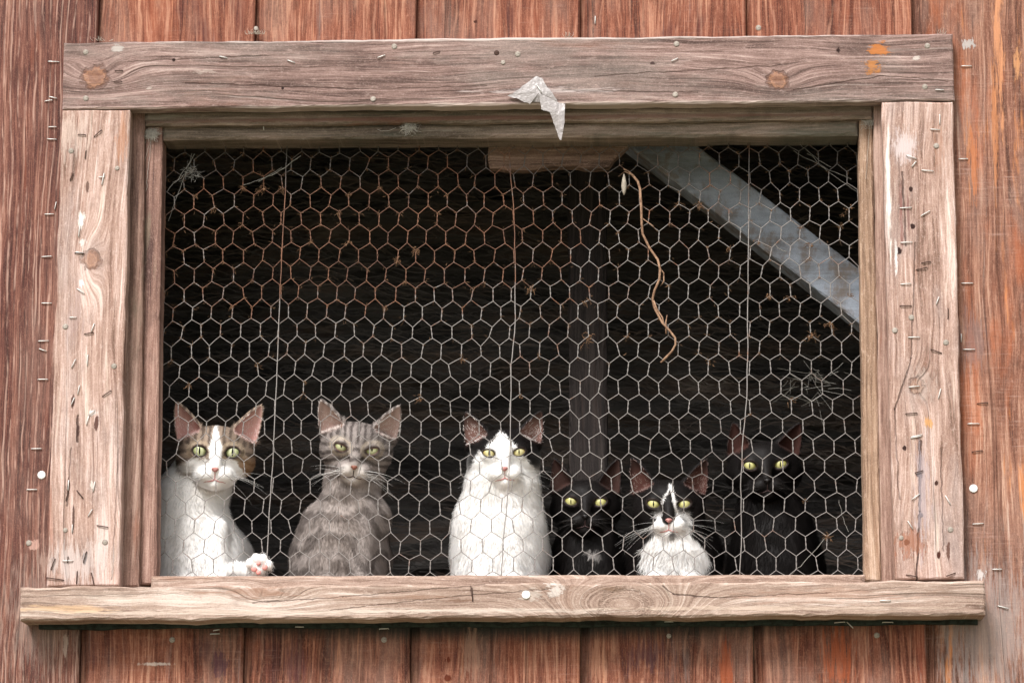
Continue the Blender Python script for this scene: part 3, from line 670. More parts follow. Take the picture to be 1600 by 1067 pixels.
tb_ = MB()
for (cx_, cy_2, n_) in ((402, 50, 30), (160, 60, 12), (1470, 50, 8), (885, 54, 14)):
    for k in range(n_):
        a = cx_+rng.normal()*7; p0 = P(a, cy_2+4, -.004); an = 1.57+rng.normal()*.7; L = rng.uniform(.003, .008)
        p2 = p0+np.array([math.cos(an)*L, -rng.uniform(0, .005), math.sin(an)*L]); tb_.add(tube([p0, (p0+p2)/2+rng.normal(size=3)*.0012, p2], [.0003, .00025, .0001], 4, False))
o = tb_.obj('cloth_fibres', web_pale0, None, P(880, 60, -.004), kind='stuff'); tag(o, 'pale frayed fibres sticking out from behind the top edge of the header', 'fibres', kind='stuff')
vine_mat = plain('dry_vine_bark', 'a08068', .85, 0, .7, 200, .2, '5f4434')
vb = P(1020, 430, YW)
vine = empty('dried_vine', vb, 'thin dry brown vine hanging down on the wire in front of the dark post', 'vine')
vp = [(973,263),(981,268),(989,275),(997,284),(1001,295),(1003,322),(1002,350),(1004,365),(1015,389),(1027,405),(1031,420),(1030,436),(1023,454),(1020,468),(1022,482),(1035,503),(1047,518),(1055,528),(1056,538),(1049,549),(1040,557),(1033,566)]
def vpath(vp, y0=YW-.004, rj=.0006): return [tuple(P(a, b, y0+.003*math.sin(i))+rng.normal(size=3)*rj) for i, (a, b) in enumerate(vp)]
v, f = tube(vpath(vp), [.0008, .001]+[.0017-.00002*i for i in range(len(vp)-4)]+[.0016, .001], 7); mesh_obj('stem', v, f, vine_mat, vine, vb, True)
for sp_, r0 in (([(1031,420),(1036,428),(1037,440),(1033,446)], .0009), ([(1021,470),(1026,482),(1034,497),(1038,510)], .0010), ([(1042,520),(1040,505),(1044,492)], .0010), ([(1003,340),(1020,352),(1026,360)], .0006), ([(989,275),(976,268),(966,276)], .0006)):
    v, f = tube(vpath(sp_), [r0]*(len(sp_)-1)+[r0*.4], 6); mesh_obj('twig', v, f, vine_mat, vine, vb, True)
v, f = tube([P(975, y_, YW-.004) for y_ in (272, 279, 286, 293, 300, 305)], [.0006, .0022, .0032, .0034, .0022, .0005], 8)
mesh_obj('seed_pod', v, f, plain('pale_husk', 'b5aa9a', .8, 0, .5, 200), vine, vb, True)

# cobwebs
web_pale = plain('pale_web', 'c9c4bb', .9, 0, .5, 300, .1, '8f8a80')
web_mat = plain('dusty_web', '8f8c85', .9, 0, .5, 200, .1)
def web(center, y, rpx, n, label, threads=()):
    mbw = MB()
    for k in range(n):
        a = rng.normal(size=2)*rpx*.45; b = a+rng.normal(size=2)*rpx*.5
        p0 = P(center[0]+a[0], center[1]+a[1]*.8, y-rng.uniform(0, .006)); p2 = P(center[0]+b[0], center[1]+b[1]*.8, y-rng.uniform(0, .006))
        mbw.add(tube([p0, (p0+p2)/2+rng.normal(size=3)*.0008, p2], .00018, 3, False))
    for (a, b, w) in threads:
        A = P(*a, y-.001); B = P(*b, y-.001)
        pts = [tuple(A+(B-A)*i/10+rng.normal(size=3)*.0005+np.array([0, 0, -.003*math.sin(math.pi*i/10)])) for i in range(11)]
        mbw.add(tube(pts, w, 4, False))
    o = mbw.obj('cobweb', web_pale if n > 150 else web_mat, None, P(*center, y), kind='stuff' if len(threads) > 3 else None); tag(o, label, 'cobweb', 'cobwebs on the window frame'); return o
web((237, 209), YT-.001, 9, 420, 'dusty white cobweb lump in the upper left corner of the frame', [((237,212),(228,300),.0002),((237,212),(222,260),.00018)])
web((641, 199), YT-.001, 11, 200, 'round dusty cobweb lump on the strip under the header left of centre', [((620,200),(590,203),.00018)])
web((1359, 188), YT-.001, 11, 240, 'dusty cobweb lump in the upper right corner of the frame', [((1359,195),(1352,280),.00018)])
web((300, 270), YW-.004, 14, 60, 'stretched pale cobweb threads across the upper left of the chicken wire', [((262,298),(305,240),.0004),((270,285),(298,262),.0003),((404,283),(470,243),.00055),((380,290),(440,262),.0003),((262,345),(300,240),.00025)])
web((1270, 600), YW+.004, 45, 45, 'loose cobweb threads near the lower right of the chicken wire', [((1250,225),(1300,262),.0003),((1262,240),(1340,300),.0003),((1225,905),(1290,840),.0004),((1310,780),(1325,830),.0003),((1240,235),(1332,280),.0003),((1210,380),(1228,393),.0004)])
web((1528, 985), -.001, 1, 1, 'x') if False else None
# ================================================================== CATS
def smin(a, b, k):
    h = np.clip(.5+.5*(b-a)/k, 0, 1); return b+(a-b)*h-k*h*(1-h)
def smax(a, b, k): return -smin(-a, -b, k)
def ell(p, c, r):
    q = (p-np.array(c, np.float32)); r = np.array(r, np.float32)
    k0 = np.sqrt(((q/r)**2).sum(-1)); k1 = np.sqrt(((q/(r*r))**2).sum(-1))+1e-6
    return k0*(k0-1)/k1
def cap(p, a, b, ra, rb):
    a, b = np.array(a, np.float32), np.array(b, np.float32); d = b-a
    t = np.clip(((p-a)@d)/(d@d), 0, 1)
    return np.sqrt(((p-a-t[..., None]*d)**2).sum(-1)) - (ra+(rb-ra)*t)

def surface_nets(F, org, h):
    ins = F < 0
    nx, ny, nz = F.shape
    cn = [(i, j, k) for i in (0, 1) for j in (0, 1) for k in (0, 1)]
    sl = lambda A, c: A[c[0]:nx-1+c[0], c[1]:ny-1+c[1], c[2]:nz-1+c[2]]
    cnt = sum(sl(ins, c).astype(np.int8) for c in cn)
    act = (cnt > 0) & (cnt < 8)
    ids = -np.ones(act.shape, np.int64); I = np.argwhere(act); ids[act] = np.arange(len(I))
    vals = np.stack([F[I[:, 0]+c[0], I[:, 1]+c[1], I[:, 2]+c[2]] for c in cn], 1)
    C = np.array(cn, float); acc = np.zeros((len(I), 3)); w = np.zeros(len(I))
    for a in range(8):
        for b in range(a+1, 8):
            if np.abs(C[a]-C[b]).sum() != 1: continue
            va, vb = vals[:, a], vals[:, b]; x = (va < 0) != (vb < 0)
            t = np.where(x, va/(va-vb+1e-12), 0)
            acc += np.where(x[:, None], C[a]+(C[b]-C[a])*t[:, None], 0); w += x
    V = org + (I + acc/w[:, None])*h
    faces = []
    for ax in range(3):
        o1, o2 = [(1, 2), (2, 0), (0, 1)][ax]
        a = [slice(None)]*3; b = [slice(None)]*3; a[ax] = slice(0, -1); b[ax] = slice(1, None)
        A, B = ins[tuple(a)], ins[tuple(b)]
        E = np.argwhere(A != B)
        ok = (E[:, o1] > 0) & (E[:, o2] > 0) & (E[:, o1] < F.shape[o1]-1) & (E[:, o2] < F.shape[o2]-1)
        E = E[ok]; s_ = A[E[:, 0], E[:, 1], E[:, 2]]
        def g(d1, d2):
            Q = E.copy(); Q[:, o1] -= d1; Q[:, o2] -= d2; return ids[Q[:, 0], Q[:, 1], Q[:, 2]]
        q = np.stack([g(1, 1), g(0, 1), g(0, 0), g(1, 0)], 1)
        q[~s_] = q[~s_][:, ::-1]; faces.append(q)
    return V, np.concatenate(faces)

def vnoise(p, f, seed):
    """cheap smooth value noise, vectorised, 0..1"""
    q = p*f+seed*7.31; i = np.floor(q).astype(np.int64); u = q-i; u = u*u*(3-2*u)
    def hsh(a):
        n = (a[..., 0]*73856093) ^ (a[..., 1]*19349663) ^ (a[..., 2]*83492791) ^ int(seed*1013)
        n = (n ^ (n >> 13))*1274126177; return ((n & 0xffff)/65535.0)
    r = 0
    for dx in (0, 1):
        for dy in (0, 1):
            for dz in (0, 1):
                w = (u[..., 0] if dx else 1-u[..., 0])*(u[..., 1] if dy else 1-u[..., 1])*(u[..., 2] if dz else 1-u[..., 2])
                r = r + w*hsh(i+np.array([dx, dy, dz]))
    return r
def sstep(v, a, b):
    t = np.clip((v-a)/(b-a), 0, 1); return t*t*(3-2*t)
def mixv(a, b, t): return a*(1-t[:, None])+np.array(b)[None, :]*t[:, None]

fur_t = Tree('short_cat_fur'); at = fur_t.n('ShaderNodeAttribute'); at.attribute_name = 'coat'
fur_t.put(fur_t.bsdf.inputs['Base Color'], S(fur_t, at.outputs['Color'])); fur_t.bsdf.inputs['Roughness'].default_value = .55
fur_t.bsdf.inputs['Specular IOR Level'].default_value = .12
def eye_material(name, inner, outer):
    t = Tree(name); x, y, z = t.coords()
    rr = t.m('SQRT', x*x+z*z)*1000.0
    an = t.m('ARCTAN2', z, x); fib = t.noise(t.xyz(t.m('COSINE', an)*7.0, t.m('SINE', an)*7.0, rr*.25), 1.0, 3.0, .6)
    c = t.mix(t.step(rr, 3.0, 7.4), lin(inner), lin(outer)); c = t.mix(t.step(fib, .45, .65)*.3, c, lin('98a06c'))
    c = t.mix(t.step(rr, 7.5, 8.3), c, lin('17120f'))
    t.put(t.bsdf.inputs['Base Color'], c); t.bsdf.inputs['Roughness'].default_value = .08
    t.bsdf.inputs['Coat Weight'].default_value = 1.0; t.bsdf.inputs['Coat Roughness'].default_value = .03
    return t.mat
iris_green = eye_material('green_yellow_iris', 'd9dcae', 'a9b07c')
iris_amber = eye_material('amber_iris', 'ddd29a', 'b39a58')
iris_yellow = eye_material('yellow_iris', 'd6d08c', 'a39c52')
pupil_mat = plain('black_pupil', '050505', .05, 0, 0, 50, .5)
pink = plain('pink_nose_skin', 'bf8781', .65, 0, .6, 400, .25, 'a2706b')
brick = plain('brick_nose_skin', '94604f', .5, 0, .3, 400, .4, '6f3a32')
blackskin = plain('black_nose_skin', '1b1615', .4, 0, .3, 400, .4, '0d0b0b')
padpink = plain('pink_paw_pad', 'd0938b', .55, 0, .3, 400, .3, 'c97f7a')
rim_dark = plain('dark_eyelid_skin', '2a201d', .5); rim_pale = plain('pale_eyelid_skin', '6b5148', .5)
mouth_pink = plain('pink_lip', 'b0706c', .6); mouth_dark = plain('dark_lip', '3a2624', .6)
whisk_mat = plain('white_whisker', 'e8e6e2', .4); whisk_dark = plain('dark_whisker', '3a3634', .5)

HEAD_EYE = 19.5
def cat(spec):
    ye = spec['y']; fl = zf
    O = P((spec['eL'][0]+spec['eR'][0])/2, (spec['eL'][1]+spec['eR'][1])/2, ye)
    eL, eR = P(*spec['eL'], ye), P(*spec['eR'], ye); dist = np.linalg.norm(eR-eL)
    w = CAM-O; w /= np.linalg.norm(w); back = -w
    right = np.cross(back, [0, 0, 1]); right /= np.linalg.norm(right); up = np.cross(right, back)
    B = np.stack([right, back, up], 1)
    roll = -math.atan2(eL[2]-eR[2], eR[0]-eL[0])
    yaw, pit = math.radians(spec.get('yaw', 0)), math.radians(spec.get('pitch', 0))
    Rz = np.array(Matrix.Rotation(yaw, 3, 'Z')); Rx = np.array(Matrix.Rotation(pit, 3, 'X')); Ry = np.array(Matrix.Rotation(-roll, 3, 'Y'))
    Rm = B@Ry@Rz@Rx
    s = dist*1000/(2*HEAD_EYE)/max(.8, math.cos(yaw))
    base = np.array([O[0], ye+.05, fl])
    O0 = (O-base)*1000                                   # head origin in root millimetres
    toh = lambda p: ((p-O0)@Rm)/s                        # root mm -> head-local template mm
    tow = lambda q: (np.asarray(q)*s)@Rm.T+O0            # head-local -> root mm
    # ---- ears
    ears = []
    for sd, key in ((-1, 'earL'), (1, 'earR')):
        tipw = (P(*spec[key], ye+.026)-base)*1000; tip = toh(tipw); tip[1] = 30
        bs = np.array([sd*spec.get('earbase', 29), 31., 13.]); a = tip-bs; L = np.linalg.norm(a); a /= L
        n = np.array([sd*.38, -1, 0.]); n -= a*(n@a); n /= np.linalg.norm(n); u = np.cross(a, n)
        if u[0]*sd < 0: u = -u                            # u points outwards
        ears.append((bs, a, u, n, L))
    ew = spec.get('earw', 19.0)
    def ear_coords(q, e):
        bs, a, u, n, L = e; d = q-bs.astype(np.float32)
        return (d@a)/L, d@u, d@n
    # ---- body profile (root mm)
    prof = []
    for (py, xl, xr, yc, ry) in spec['body']:
        yy = ye+yc/1000; A, Bq = (P(xl, py, yy)-base)*1000, (P(xr, py, yy)-base)*1000
        prof.append(((A[2]+Bq[2])/2, (A[0]+Bq[0])/2, (Bq[0]-A[0])/2, (yy-base[1])*1000, ry))
    prof = np.array(sorted(prof)); 
    if prof[0, 0] > 0: prof = np.vstack([[0, *prof[0, 1:]], prof])
    def sdf_head(q):
        d = ell(q, (0, 38, 0), (42.5, 42, spec.get('dome', 29)))
        d = smin(d, ell(q, (0, 16, 9), (27, 19, 17)), 8)
        for sx in (-1, 1):
            cw = spec.get('cheek', 1.0)
            d = smin(d, ell(q, (sx*25.5*cw, 31, -13), (20.5*cw, 26, 19)), 11)
            d = smin(d, ell(q, (sx*9.5, -7, -27), (12, 12.5, 10)), 5)
        d = smin(d, cap(q, (0, 6, 6), (0, -14, -17), 9, 6.5), 6)
        d = smin(d, ell(q, (0, -5, -38), (10, 11, 8)), 5)
        d = smin(d, ell(q, (0, 14, -31), (26, 24, 15)), 8)
        for sx in (-1, 1):
            e = (sx*19.5, 7.5, 0)
            d = smin(d, ell(q, e, (12.2, 12.2, 11.6)), 3)
        for sx, opn in ((-1, spec.get('open', 1.0)), (1, spec.get('open', 1.0))):
            ex, ez = (q[..., 0]-sx*19.5), q[..., 2]
            ca, sa = math.cos(math.radians(spec.get('lidang', 12)*sx)), math.sin(math.radians(spec.get('lidang', 12)*sx))
            x2 = ex*ca+ez*sa; z2 = -ex*sa+ez*ca
            al = np.sqrt((x2/8.6)**2+(z2/(np.where(z2 > 0, 6.7*spec.get('upper', 1), 7.5)*opn))**2)-1
            al = np.maximum(al*7.0, q[..., 1]-7)
            d = np.maximum(d, -al)
            # the eyeball's own volume, so the socket has a floor
            d = np.minimum(d, np.sqrt((ex)**2+(q[..., 1]-8.2)**2+ez**2)-9.4)
        for e in ears:
            t, u, v = ear_coords(q, e)
            tt = np.clip(t, 0, 1.0); sh = (1-tt**1.45)**.70*(1-.10*tt)
            W = ew*sh+.6; D = 9.0*sh+1.6
            o = (np.sqrt((u/W)**2+(v/D)**2)-1)*np.minimum(W, D)
            o = np.maximum(np.maximum(o, (t-1)*e[4]), (-t-.12)*e[4])
            Wi = np.maximum(W-2.6, .3); Di = np.maximum(D-1.0, .3)
            i = (np.sqrt((u/Wi)**2+((v-3.6)/Di)**2)-1)*np.minimum(Wi, Di); i = np.maximum(i, (-t+.10)*e[4])
            o = np.maximum(o, -i)
            d = smin(d, o, 2.5)
        return d*s
    def sdf_body(p):
        z = p[..., 2]
        zz = np.clip(z, prof[0, 0], prof[-1, 0])
        cx = np.interp(zz, prof[:, 0], prof[:, 1]); rx = np.interp(zz, prof[:, 0], prof[:, 2])
        cy = np.interp(zz, prof[:, 0], prof[:, 3]); ry = np.interp(zz, prof[:, 0], prof[:, 4])
        rx = rx-3.0
        d = (np.sqrt(((p[..., 0]-cx)/rx)**2+((p[..., 1]-cy)/ry)**2)-1)*np.minimum(rx, ry)
        fa = spec.get('fold', .6); d = d + fa*np.sin(z*.17+((p[..., 0]-cx)/24)**2*1.3)*np.sin(p[..., 0]*.06+z*.045+1)*np.clip((cy-p[..., 1])/20, 0, 1)
        top = z-prof[-1, 0]-8
        d = smax(d, top, 12)
        c0 = prof[0]
        hw = max(c0[2], 45)
        d = smin(d, ell(p, (c0[1], c0[3]+45, 45), (hw*1.02, 75, 52)), 18)        # haunches behind
        # neck
        d = smin(d, cap(p, tow((0, 36, -12)), (prof[-1, 1], prof[-1, 3]+4, prof[-1, 0]-6), 29*s, min(prof[-1, 2], 40)*.9), 14)
        legx = spec.get('legs', (-19, 19))
        for lx in legx:
            fr = c0[3]-c0[4]
            d = smin(d, cap(p, (c0[1]+lx, fr+23, 75), (c0[1]+lx, fr+15, 8), 14, 11), 9)
            d = smin(d, ell(p, (c0[1]+lx, fr+9, 6), (12, 16, 7)), 6)
        for (a, b, ra, rb) in spec.get('limbs', []):
            A = (P(*a[:2], ye+a[2]/1000)-base)*1000; Bq = (P(*b[:2], ye+b[2]/1000)-base)*1000
            d = smin(d, cap(p, A, Bq, ra, rb), 6)
        for (a, r_) in spec.get('toes', []):
            A = (P(*a[:2], ye+a[2]/1000)-base)*1000
            d = smin(d, ell(p, A, r_), 2.2)
        d = smax(d, -z, 2)
        return d
    h = 1.7
    hc = tow((0, 30, 10))
    lo = np.array([min(hc[0]-62*s, (prof[:, 1]-prof[:, 2]).min()-14), min(hc[1]-62*s, (prof[:, 3]-prof[:, 4]).min()-26), -4])
    hi = np.array([max(hc[0]+62*s, (prof[:, 1]+prof[:, 2]).max()+14), max(hc[1]+60*s, prof[0, 3]+128), max(hc[2]+66*s, prof[-1, 0])])
    for (a, b, ra, rb) in spec.get('limbs', []):
        for q_ in (a, b):
            A = (P(*q_[:2], ye+q_[2]/1000)-base)*1000; lo = np.minimum(lo, A-26); hi = np.maximum(hi, A+26)
    lo[2] = -4
    n = np.ceil((hi-lo)/h).astype(int)+1
    gx_, gy_, gz_ = [lo[i]+np.arange(n[i])*h for i in range(3)]
    G = np.stack(np.meshgrid(gx_, gy_, gz_, indexing='ij'), -1).astype(np.float32)
    F = sdf_body(G)
    # evaluate the head only where it can matter
    zi = int(max(0, (hc[2]-80*s-lo[2])/h)); yi = int(min(n[1], (hc[1]+75*s-lo[1])/h))
    Gh = G[:, :yi, zi:]; F[:, :yi, zi:] = smin(F[:, :yi, zi:], sdf_head(toh(Gh).astype(np.float32)), 7)
    V, Q = surface_nets(F, lo, h)
    # smooth normals from the field
    iv = (V-lo)/h; i0 = np.clip(np.round(iv).astype(int), 1, n-2)
    grad = np.stack([F[i0[:, 0]+1, i0[:, 1], i0[:, 2]]-F[i0[:, 0]-1, i0[:, 1], i0[:, 2]], F[i0[:, 0], i0[:, 1]+1, i0[:, 2]]-F[i0[:, 0], i0[:, 1]-1, i0[:, 2]],
                     F[i0[:, 0], i0[:, 1], i0[:, 2]+1]-F[i0[:, 0], i0[:, 1], i0[:, 2]-1]], 1)
    grad /= np.linalg.norm(grad, axis=1)[:, None]+1e-9
    def regions(p):
        q = toh(p); dH = sdf_head(q.astype(np.float32)); dB = sdf_body(p.astype(np.float32))
        ishead = sstep(dB-dH, -6, 10)
        inner = np.zeros(len(p)); isear = np.zeros(len(p)); eart = np.zeros(len(p))
        for e in ears:
            t, u, v = ear_coords(q, e); tt = np.clip(t, 0, 1); sh = (1-tt**1.45)**.70*(1-.10*tt)
            W = ew*sh+.6
            on = (t > -.10) & (t < 1.1) & (np.abs(u) < W+2) & (np.abs(v) < 14)
            isear = np.where(on & (t > .25), 1., isear); eart = np.where(on, t, eart)
            inn = on & (np.abs(u) < W-1.4) & (v > -9.0*sh+.9) & (t < .95)
            inner = np.where(inn, sstep(W-1.2-np.abs(u), 0, 2.5)*sstep(t, .02, .18), inner)
        return q, ishead, isear, inner, eart
    def eyedist(q):
        dd = np.full(len(q), 9.)
        for sx in (-1, 1):
            ex, ez = q[:, 0]-sx*19.5, q[:, 2]; ca, sa = math.cos(math.radians(spec.get('lidang', 12)*sx)), math.sin(math.radians(spec.get('lidang', 12)*sx))
            x2 = ex*ca+ez*sa; z2 = -ex*sa+ez*ca
            dd = np.minimum(dd, np.where(q[:, 1] < 14, np.sqrt((x2/8.6)**2+(z2/(7.6*spec.get('open', 1)))**2), 9))
        return dd
    def coat(p):
        q, ih, ie, inn, et = regions(p)
        c = spec['coat'](p, q, ih, ie, et, prof)
        c = mixv(c, lin(spec.get('earin', 'c99a92')), inn*.9*(1-spec.get('earfade', .25)*sstep(et, .35, .85)))
        ed = eyedist(q); c = mixv(c, lin(spec.get('rimc', '3a2d28')), sstep(ed, 1.32, 1.05)*.7*ih)
        return c, q, ih, ie, inn, et, ed
    root = empty('cat', base, spec['label'], 'cat', 'cats sitting behind the chicken wire')
    me = bpy.data.meshes.new('body'); me.from_pydata((V/1000).tolist(), [], Q.tolist())
    me.materials.append(fur_t.mat); me.polygons.foreach_set('use_smooth', [True]*len(me.polygons)); me.update()
    col, q, ih, ie, inn, et, ed = coat(V)
    ca_ = me.color_attributes.new('coat', 'FLOAT_COLOR', 'POINT')
    ca_.data.foreach_set('color', np.hstack([col, np.ones((len(V), 1))]).astype(np.float32).ravel())
    body = link(bpy.data.objects.new('body', me)); body.parent = root
    # ---- fur
    a, b, c_, d_ = (V[Q[:, i]] for i in range(4)); area = np.linalg.norm(np.cross(c_-a, d_-b), axis=1)/2
    cen = (a+c_)/2
    tocam = (CAM-base)*1000-cen; tocam /= np.linalg.norm(tocam, axis=1)[:, None]
    fn = grad[Q[:, 0]]
    wgt = area*np.where((fn*tocam).sum(1) > -.35, 1.0, .12)
    hd = sstep(cen[:, 2], hc[2]-45*s, hc[2]-30*s); wgt = wgt*(1+1.6*hd)
    N = spec.get('nfur', 26000); pick = rng.choice(len(Q), N, p=wgt/wgt.sum())
    r1, r2 = rng.random((2, N, 1)); p = (a[pick]*(1-r1)+b[pick]*r1)*(1-r2)+(d_[pick]*(1-r1)+c_[pick]*r1)*r2
    nr = grad[Q[pick, 0]]
    col, q, ih, ie, inn, et, ed = coat(p)
    nose_w = tow((0, -22, -19)); fd = (p-nose_w); fd[:, 1] += 18; fd /= np.linalg.norm(fd, axis=1)[:, None]+1e-9
    down = np.tile([0, .12, -1.0], (N, 1)); down[:, 0] += (p[:, 0]-np.interp(p[:, 2], prof[:, 0], prof[:, 1]))*.006
    eara = np.stack([Rm@ears[0][1], Rm@ears[1][1]]); side = (q[:, 0] > 0).astype(int)
    fl_ = down*(1-ih[:, None])+fd*ih[:, None]; fl_ = np.where(ie[:, None] > .5, eara[side], fl_)
    clump = np.stack([vnoise(p, .09, 21)-.5, vnoise(p, .09, 22)-.5, vnoise(p, .09, 23)-.5], 1); fl_ = fl_+rng.normal(size=(N, 3))*.22+clump*1.5*(1-.6*ih[:, None])
    fl_ -= nr*(fl_*nr).sum(1)[:, None]; fl_ /= np.linalg.norm(fl_, axis=1)[:, None]+1e-9
    ndist = np.linalg.norm(q-np.array([0, -18, -22]), axis=1)
    length = spec.get('furlen', 10.)*(1-ih)+ih*np.clip(1.4+ndist*.085, 1.5, 6.5)
    length = np.where(ie > .5, 2.6, length); length = np.where((inn > .3), 4.5, length); length *= rng.uniform(.6, 1.25, N)
    lift = .30+.25*(1-ih)+rng.uniform(-.1, .25, N)
    keep = (ed > 1.22) & (ndist > 6.5) & ~((inn > .5) & (rng.random(N) < .80+.2*sstep(et, .4, .7))) & (p[:, 2] > 1)
    p, nr, fl_, length, lift, col, ih, inn = p[keep], nr[keep], fl_[keep], length[keep], lift[keep], col[keep], ih[keep], inn[keep]; N = len(p)
    d1 = fl_+nr*lift[:, None]; d1 /= np.linalg.norm(d1, axis=1)[:, None]; d2 = fl_+nr*(lift*.35)[:, None]+np.array([0, 0, -.12]); d2 /= np.linalg.norm(d2, axis=1)[:, None]
    sd_ = np.cross(fl_, nr); wd = (rng.uniform(.16, .30, N)*(1+.5*(1-ih)))[:, None]
    L = length[:, None]; p0 = p-nr*.2
    X = np.empty((N, 5, 3)); X[:, 0] = p0-sd_*wd; X[:, 1] = p0+sd_*wd; mid = p0+d1*L*.5; X[:, 2] = mid-sd_*wd*.75; X[:, 3] = mid+sd_*wd*.75; X[:, 4] = mid+d2*L*.5
    NN = np.repeat((nr*.85+d1*.15)[:, None, :], 5, 1)
    idx = (np.arange(N)*5)[:, None]
    T = np.concatenate([idx+[0, 1, 3], idx+[0, 3, 2], idx+[2, 3, 4]])
    me = bpy.data.meshes.new('fur'); me.vertices.add(N*5); me.vertices.foreach_set('co', (X.reshape(-1)/1000).astype(np.float32))
    me.loops.add(len(T)*3); me.loops.foreach_set('vertex_index', T.reshape(-1).astype(np.int32))
    me.polygons.add(len(T)); me.polygons.foreach_set('loop_start', (np.arange(len(T))*3).astype(np.int32)); me.polygons.foreach_set('loop_total', np.full(len(T), 3, np.int32))
    me.update(calc_edges=True); me.polygons.foreach_set('use_smooth', [True]*len(T))
    tint = col*(1+.16*(vnoise(p, .22, 31)-.5))[:, None]*rng.uniform(1-spec.get('furvar', .12), 1+spec.get('furvar', .12), (N, 1))
    tint = np.where(inn[:, None] > .3, np.array(lin(spec.get('earhair', 'e0d4cc')))[None, :], tint)
    cc = np.repeat(np.hstack([np.clip(tint, 0, .93), np.ones((N, 1))])[:, None, :], 5, 1)
    ca_ = me.color_attributes.new('coat', 'FLOAT_COLOR', 'POINT'); ca_.data.foreach_set('color', cc.astype(np.float32).ravel())
    me.materials.append(fur_t.mat)
    NNf = NN.reshape(-1, 3); NNf = NNf/np.linalg.norm(NNf, axis=1)[:, None]
    me.normals_split_custom_set_from_vertices(NNf.tolist())
    fo = link(bpy.data.objects.new('fur', me)); fo.parent = body; fo['kind'] = 'stuff'
    # ---- eyes
    hm = Matrix(Rm.tolist()).to_4x4()
    for sx in (-1, 1):
        R_ = 10.3; v, f = [], []; nu, nv = 20, 28
        for i in range(nu+1):
            th = math.pi*i/nu
            for k in range(nv):
                ph = 2*math.pi*k/nv; r_ = R_*s/1000
                v.append((math.sin(th)*math.cos(ph)*r_, -math.cos(th)*r_, math.sin(th)*math.sin(ph)*r_))
        f = [(i*nv+k, i*nv+(k+1) % nv, (i+1)*nv+(k+1) % nv, (i+1)*nv+k) for i in range(nu) for k in range(nv)]
        ctr = tow((sx*19.5, 8.0, 0))/1000
        me = bpy.data.meshes.new('eye'); me.from_pydata(v, [], f); me.materials.append(spec['iris']); me.polygons.foreach_set('use_smooth', [True]*len(f))
        eo = link(bpy.data.objects.new('eye', me)); eo.parent = root
        # look at the camera
        toc = Vector(CAM-base)-Vector(ctr); toc.normalize()
        bk = -toc; rt_ = bk.cross(Vector((0, 0, 1))).normalized(); up_ = rt_.cross(bk)
        M = Matrix((rt_, bk, up_)).transposed().to_4x4(); M.translation = Vector(ctr); eo.matrix_local = M
        pw, ph_ = spec.get('pupil', (.9, 3.8)); v, f = [], []; rr_ = (R_+.12)*s
        ringn = 6; K_ = 20
        v.append((0, -rr_/1000, 0))
        for i in range(1, ringn+1):
            for k in range(K_):
                xx = pw*s*i/ringn*math.cos(6.2832*k/K_); zz = ph_*s*i/ringn*math.sin(6.2832*k/K_)
                v.append((xx/1000, -math.sqrt(rr_**2-xx*xx-zz*zz)/1000, zz/1000))
        for k in range(K_):
            f.append((0, 1+k, 1+(k+1) % K_))
            for i in range(ringn-1): f.append((1+i*K_+k, 1+(i+1)*K_+k, 1+(i+1)*K_+(k+1) % K_, 1+i*K_+(k+1) % K_))
        me = bpy.data.meshes.new('pupil'); me.from_pydata(v, [], f); me.materials.append(pupil_mat); me.polygons.foreach_set('use_smooth', [True]*len(f))
        po = link(bpy.data.objects.new('pupil', me)); po.parent = eo
        # eyelid rim
        pts = []
        ca, sa = math.cos(math.radians(spec.get('lidang', 12)*sx)), math.sin(math.radians(spec.get('lidang', 12)*sx)); opn = spec.get('open', 1)
        for k in range(33):
            an = 6.2832*k/32; x2 = 8.3*math.cos(an); z2 = (6.4*spec.get('upper', 1) if math.sin(an) > 0 else 7.2)*opn*math.sin(an)
            ex, ez = x2*ca-z2*sa, x2*sa+z2*ca; yy = 8.0-math.sqrt(max(1, (R_+.25)**2-ex*ex-ez*ez))
            pts.append(tow((sx*19.5+ex, yy, ez))/1000)
        v, f = tube(pts, .00105*s, 6, False); o = mesh_obj('eyelid', v, f, spec['rim'], root, None, True)
    # ---- nose, mouth
    def front(x, z, off=0.0):
        yy = np.arange(-34, 20, .25); q = np.stack([np.full_like(yy, x), yy, np.full_like(yy, z)], 1); dd = sdf_head(q.astype(np.float32))
        k = np.argmax(dd < 0); return yy[k]-off
    yn = front(0, -20)
    v, f = [], []; nu, nv = 14, 20
    for i in range(nu+1):
        th = math.pi*i/nu
        for k in range(nv):
            ph = 2*math.pi*k/nv; xx, yy, zz = math.sin(th)*math.cos(ph), -math.cos(th), math.sin(th)*math.sin(ph)
            wz = 1.0+.45*zz if zz < 0 else 1.0
            px_, py_, pz_ = xx*4.4*max(.35, wz), yy*2.2, zz*3.2
            for sx in (-1, 1):
                dn = math.hypot(px_-sx*3.0, pz_+.8); py_ += 1.6*math.exp(-(dn/1.1)**2) if yy < 0 else 0
            v.append(tow((px_, yn+.5+py_, -20.5+pz_))/1000)
    f = [(i*nv+k, i*nv+(k+1) % nv, (i+1)*nv+(k+1) % nv, (i+1)*nv+k) for i in range(nu) for k in range(nv)]
    mesh_obj('nose', v, f, spec['nose'], root, None, True)
    pts = [(0, -24.5), (0, -28), (0, -31), (0, -32.6)]
    m_ = MB(); m_.add(tube([tow((x, front(x, z, .25), z))/1000 for x, z in pts], .0006*s, 5))
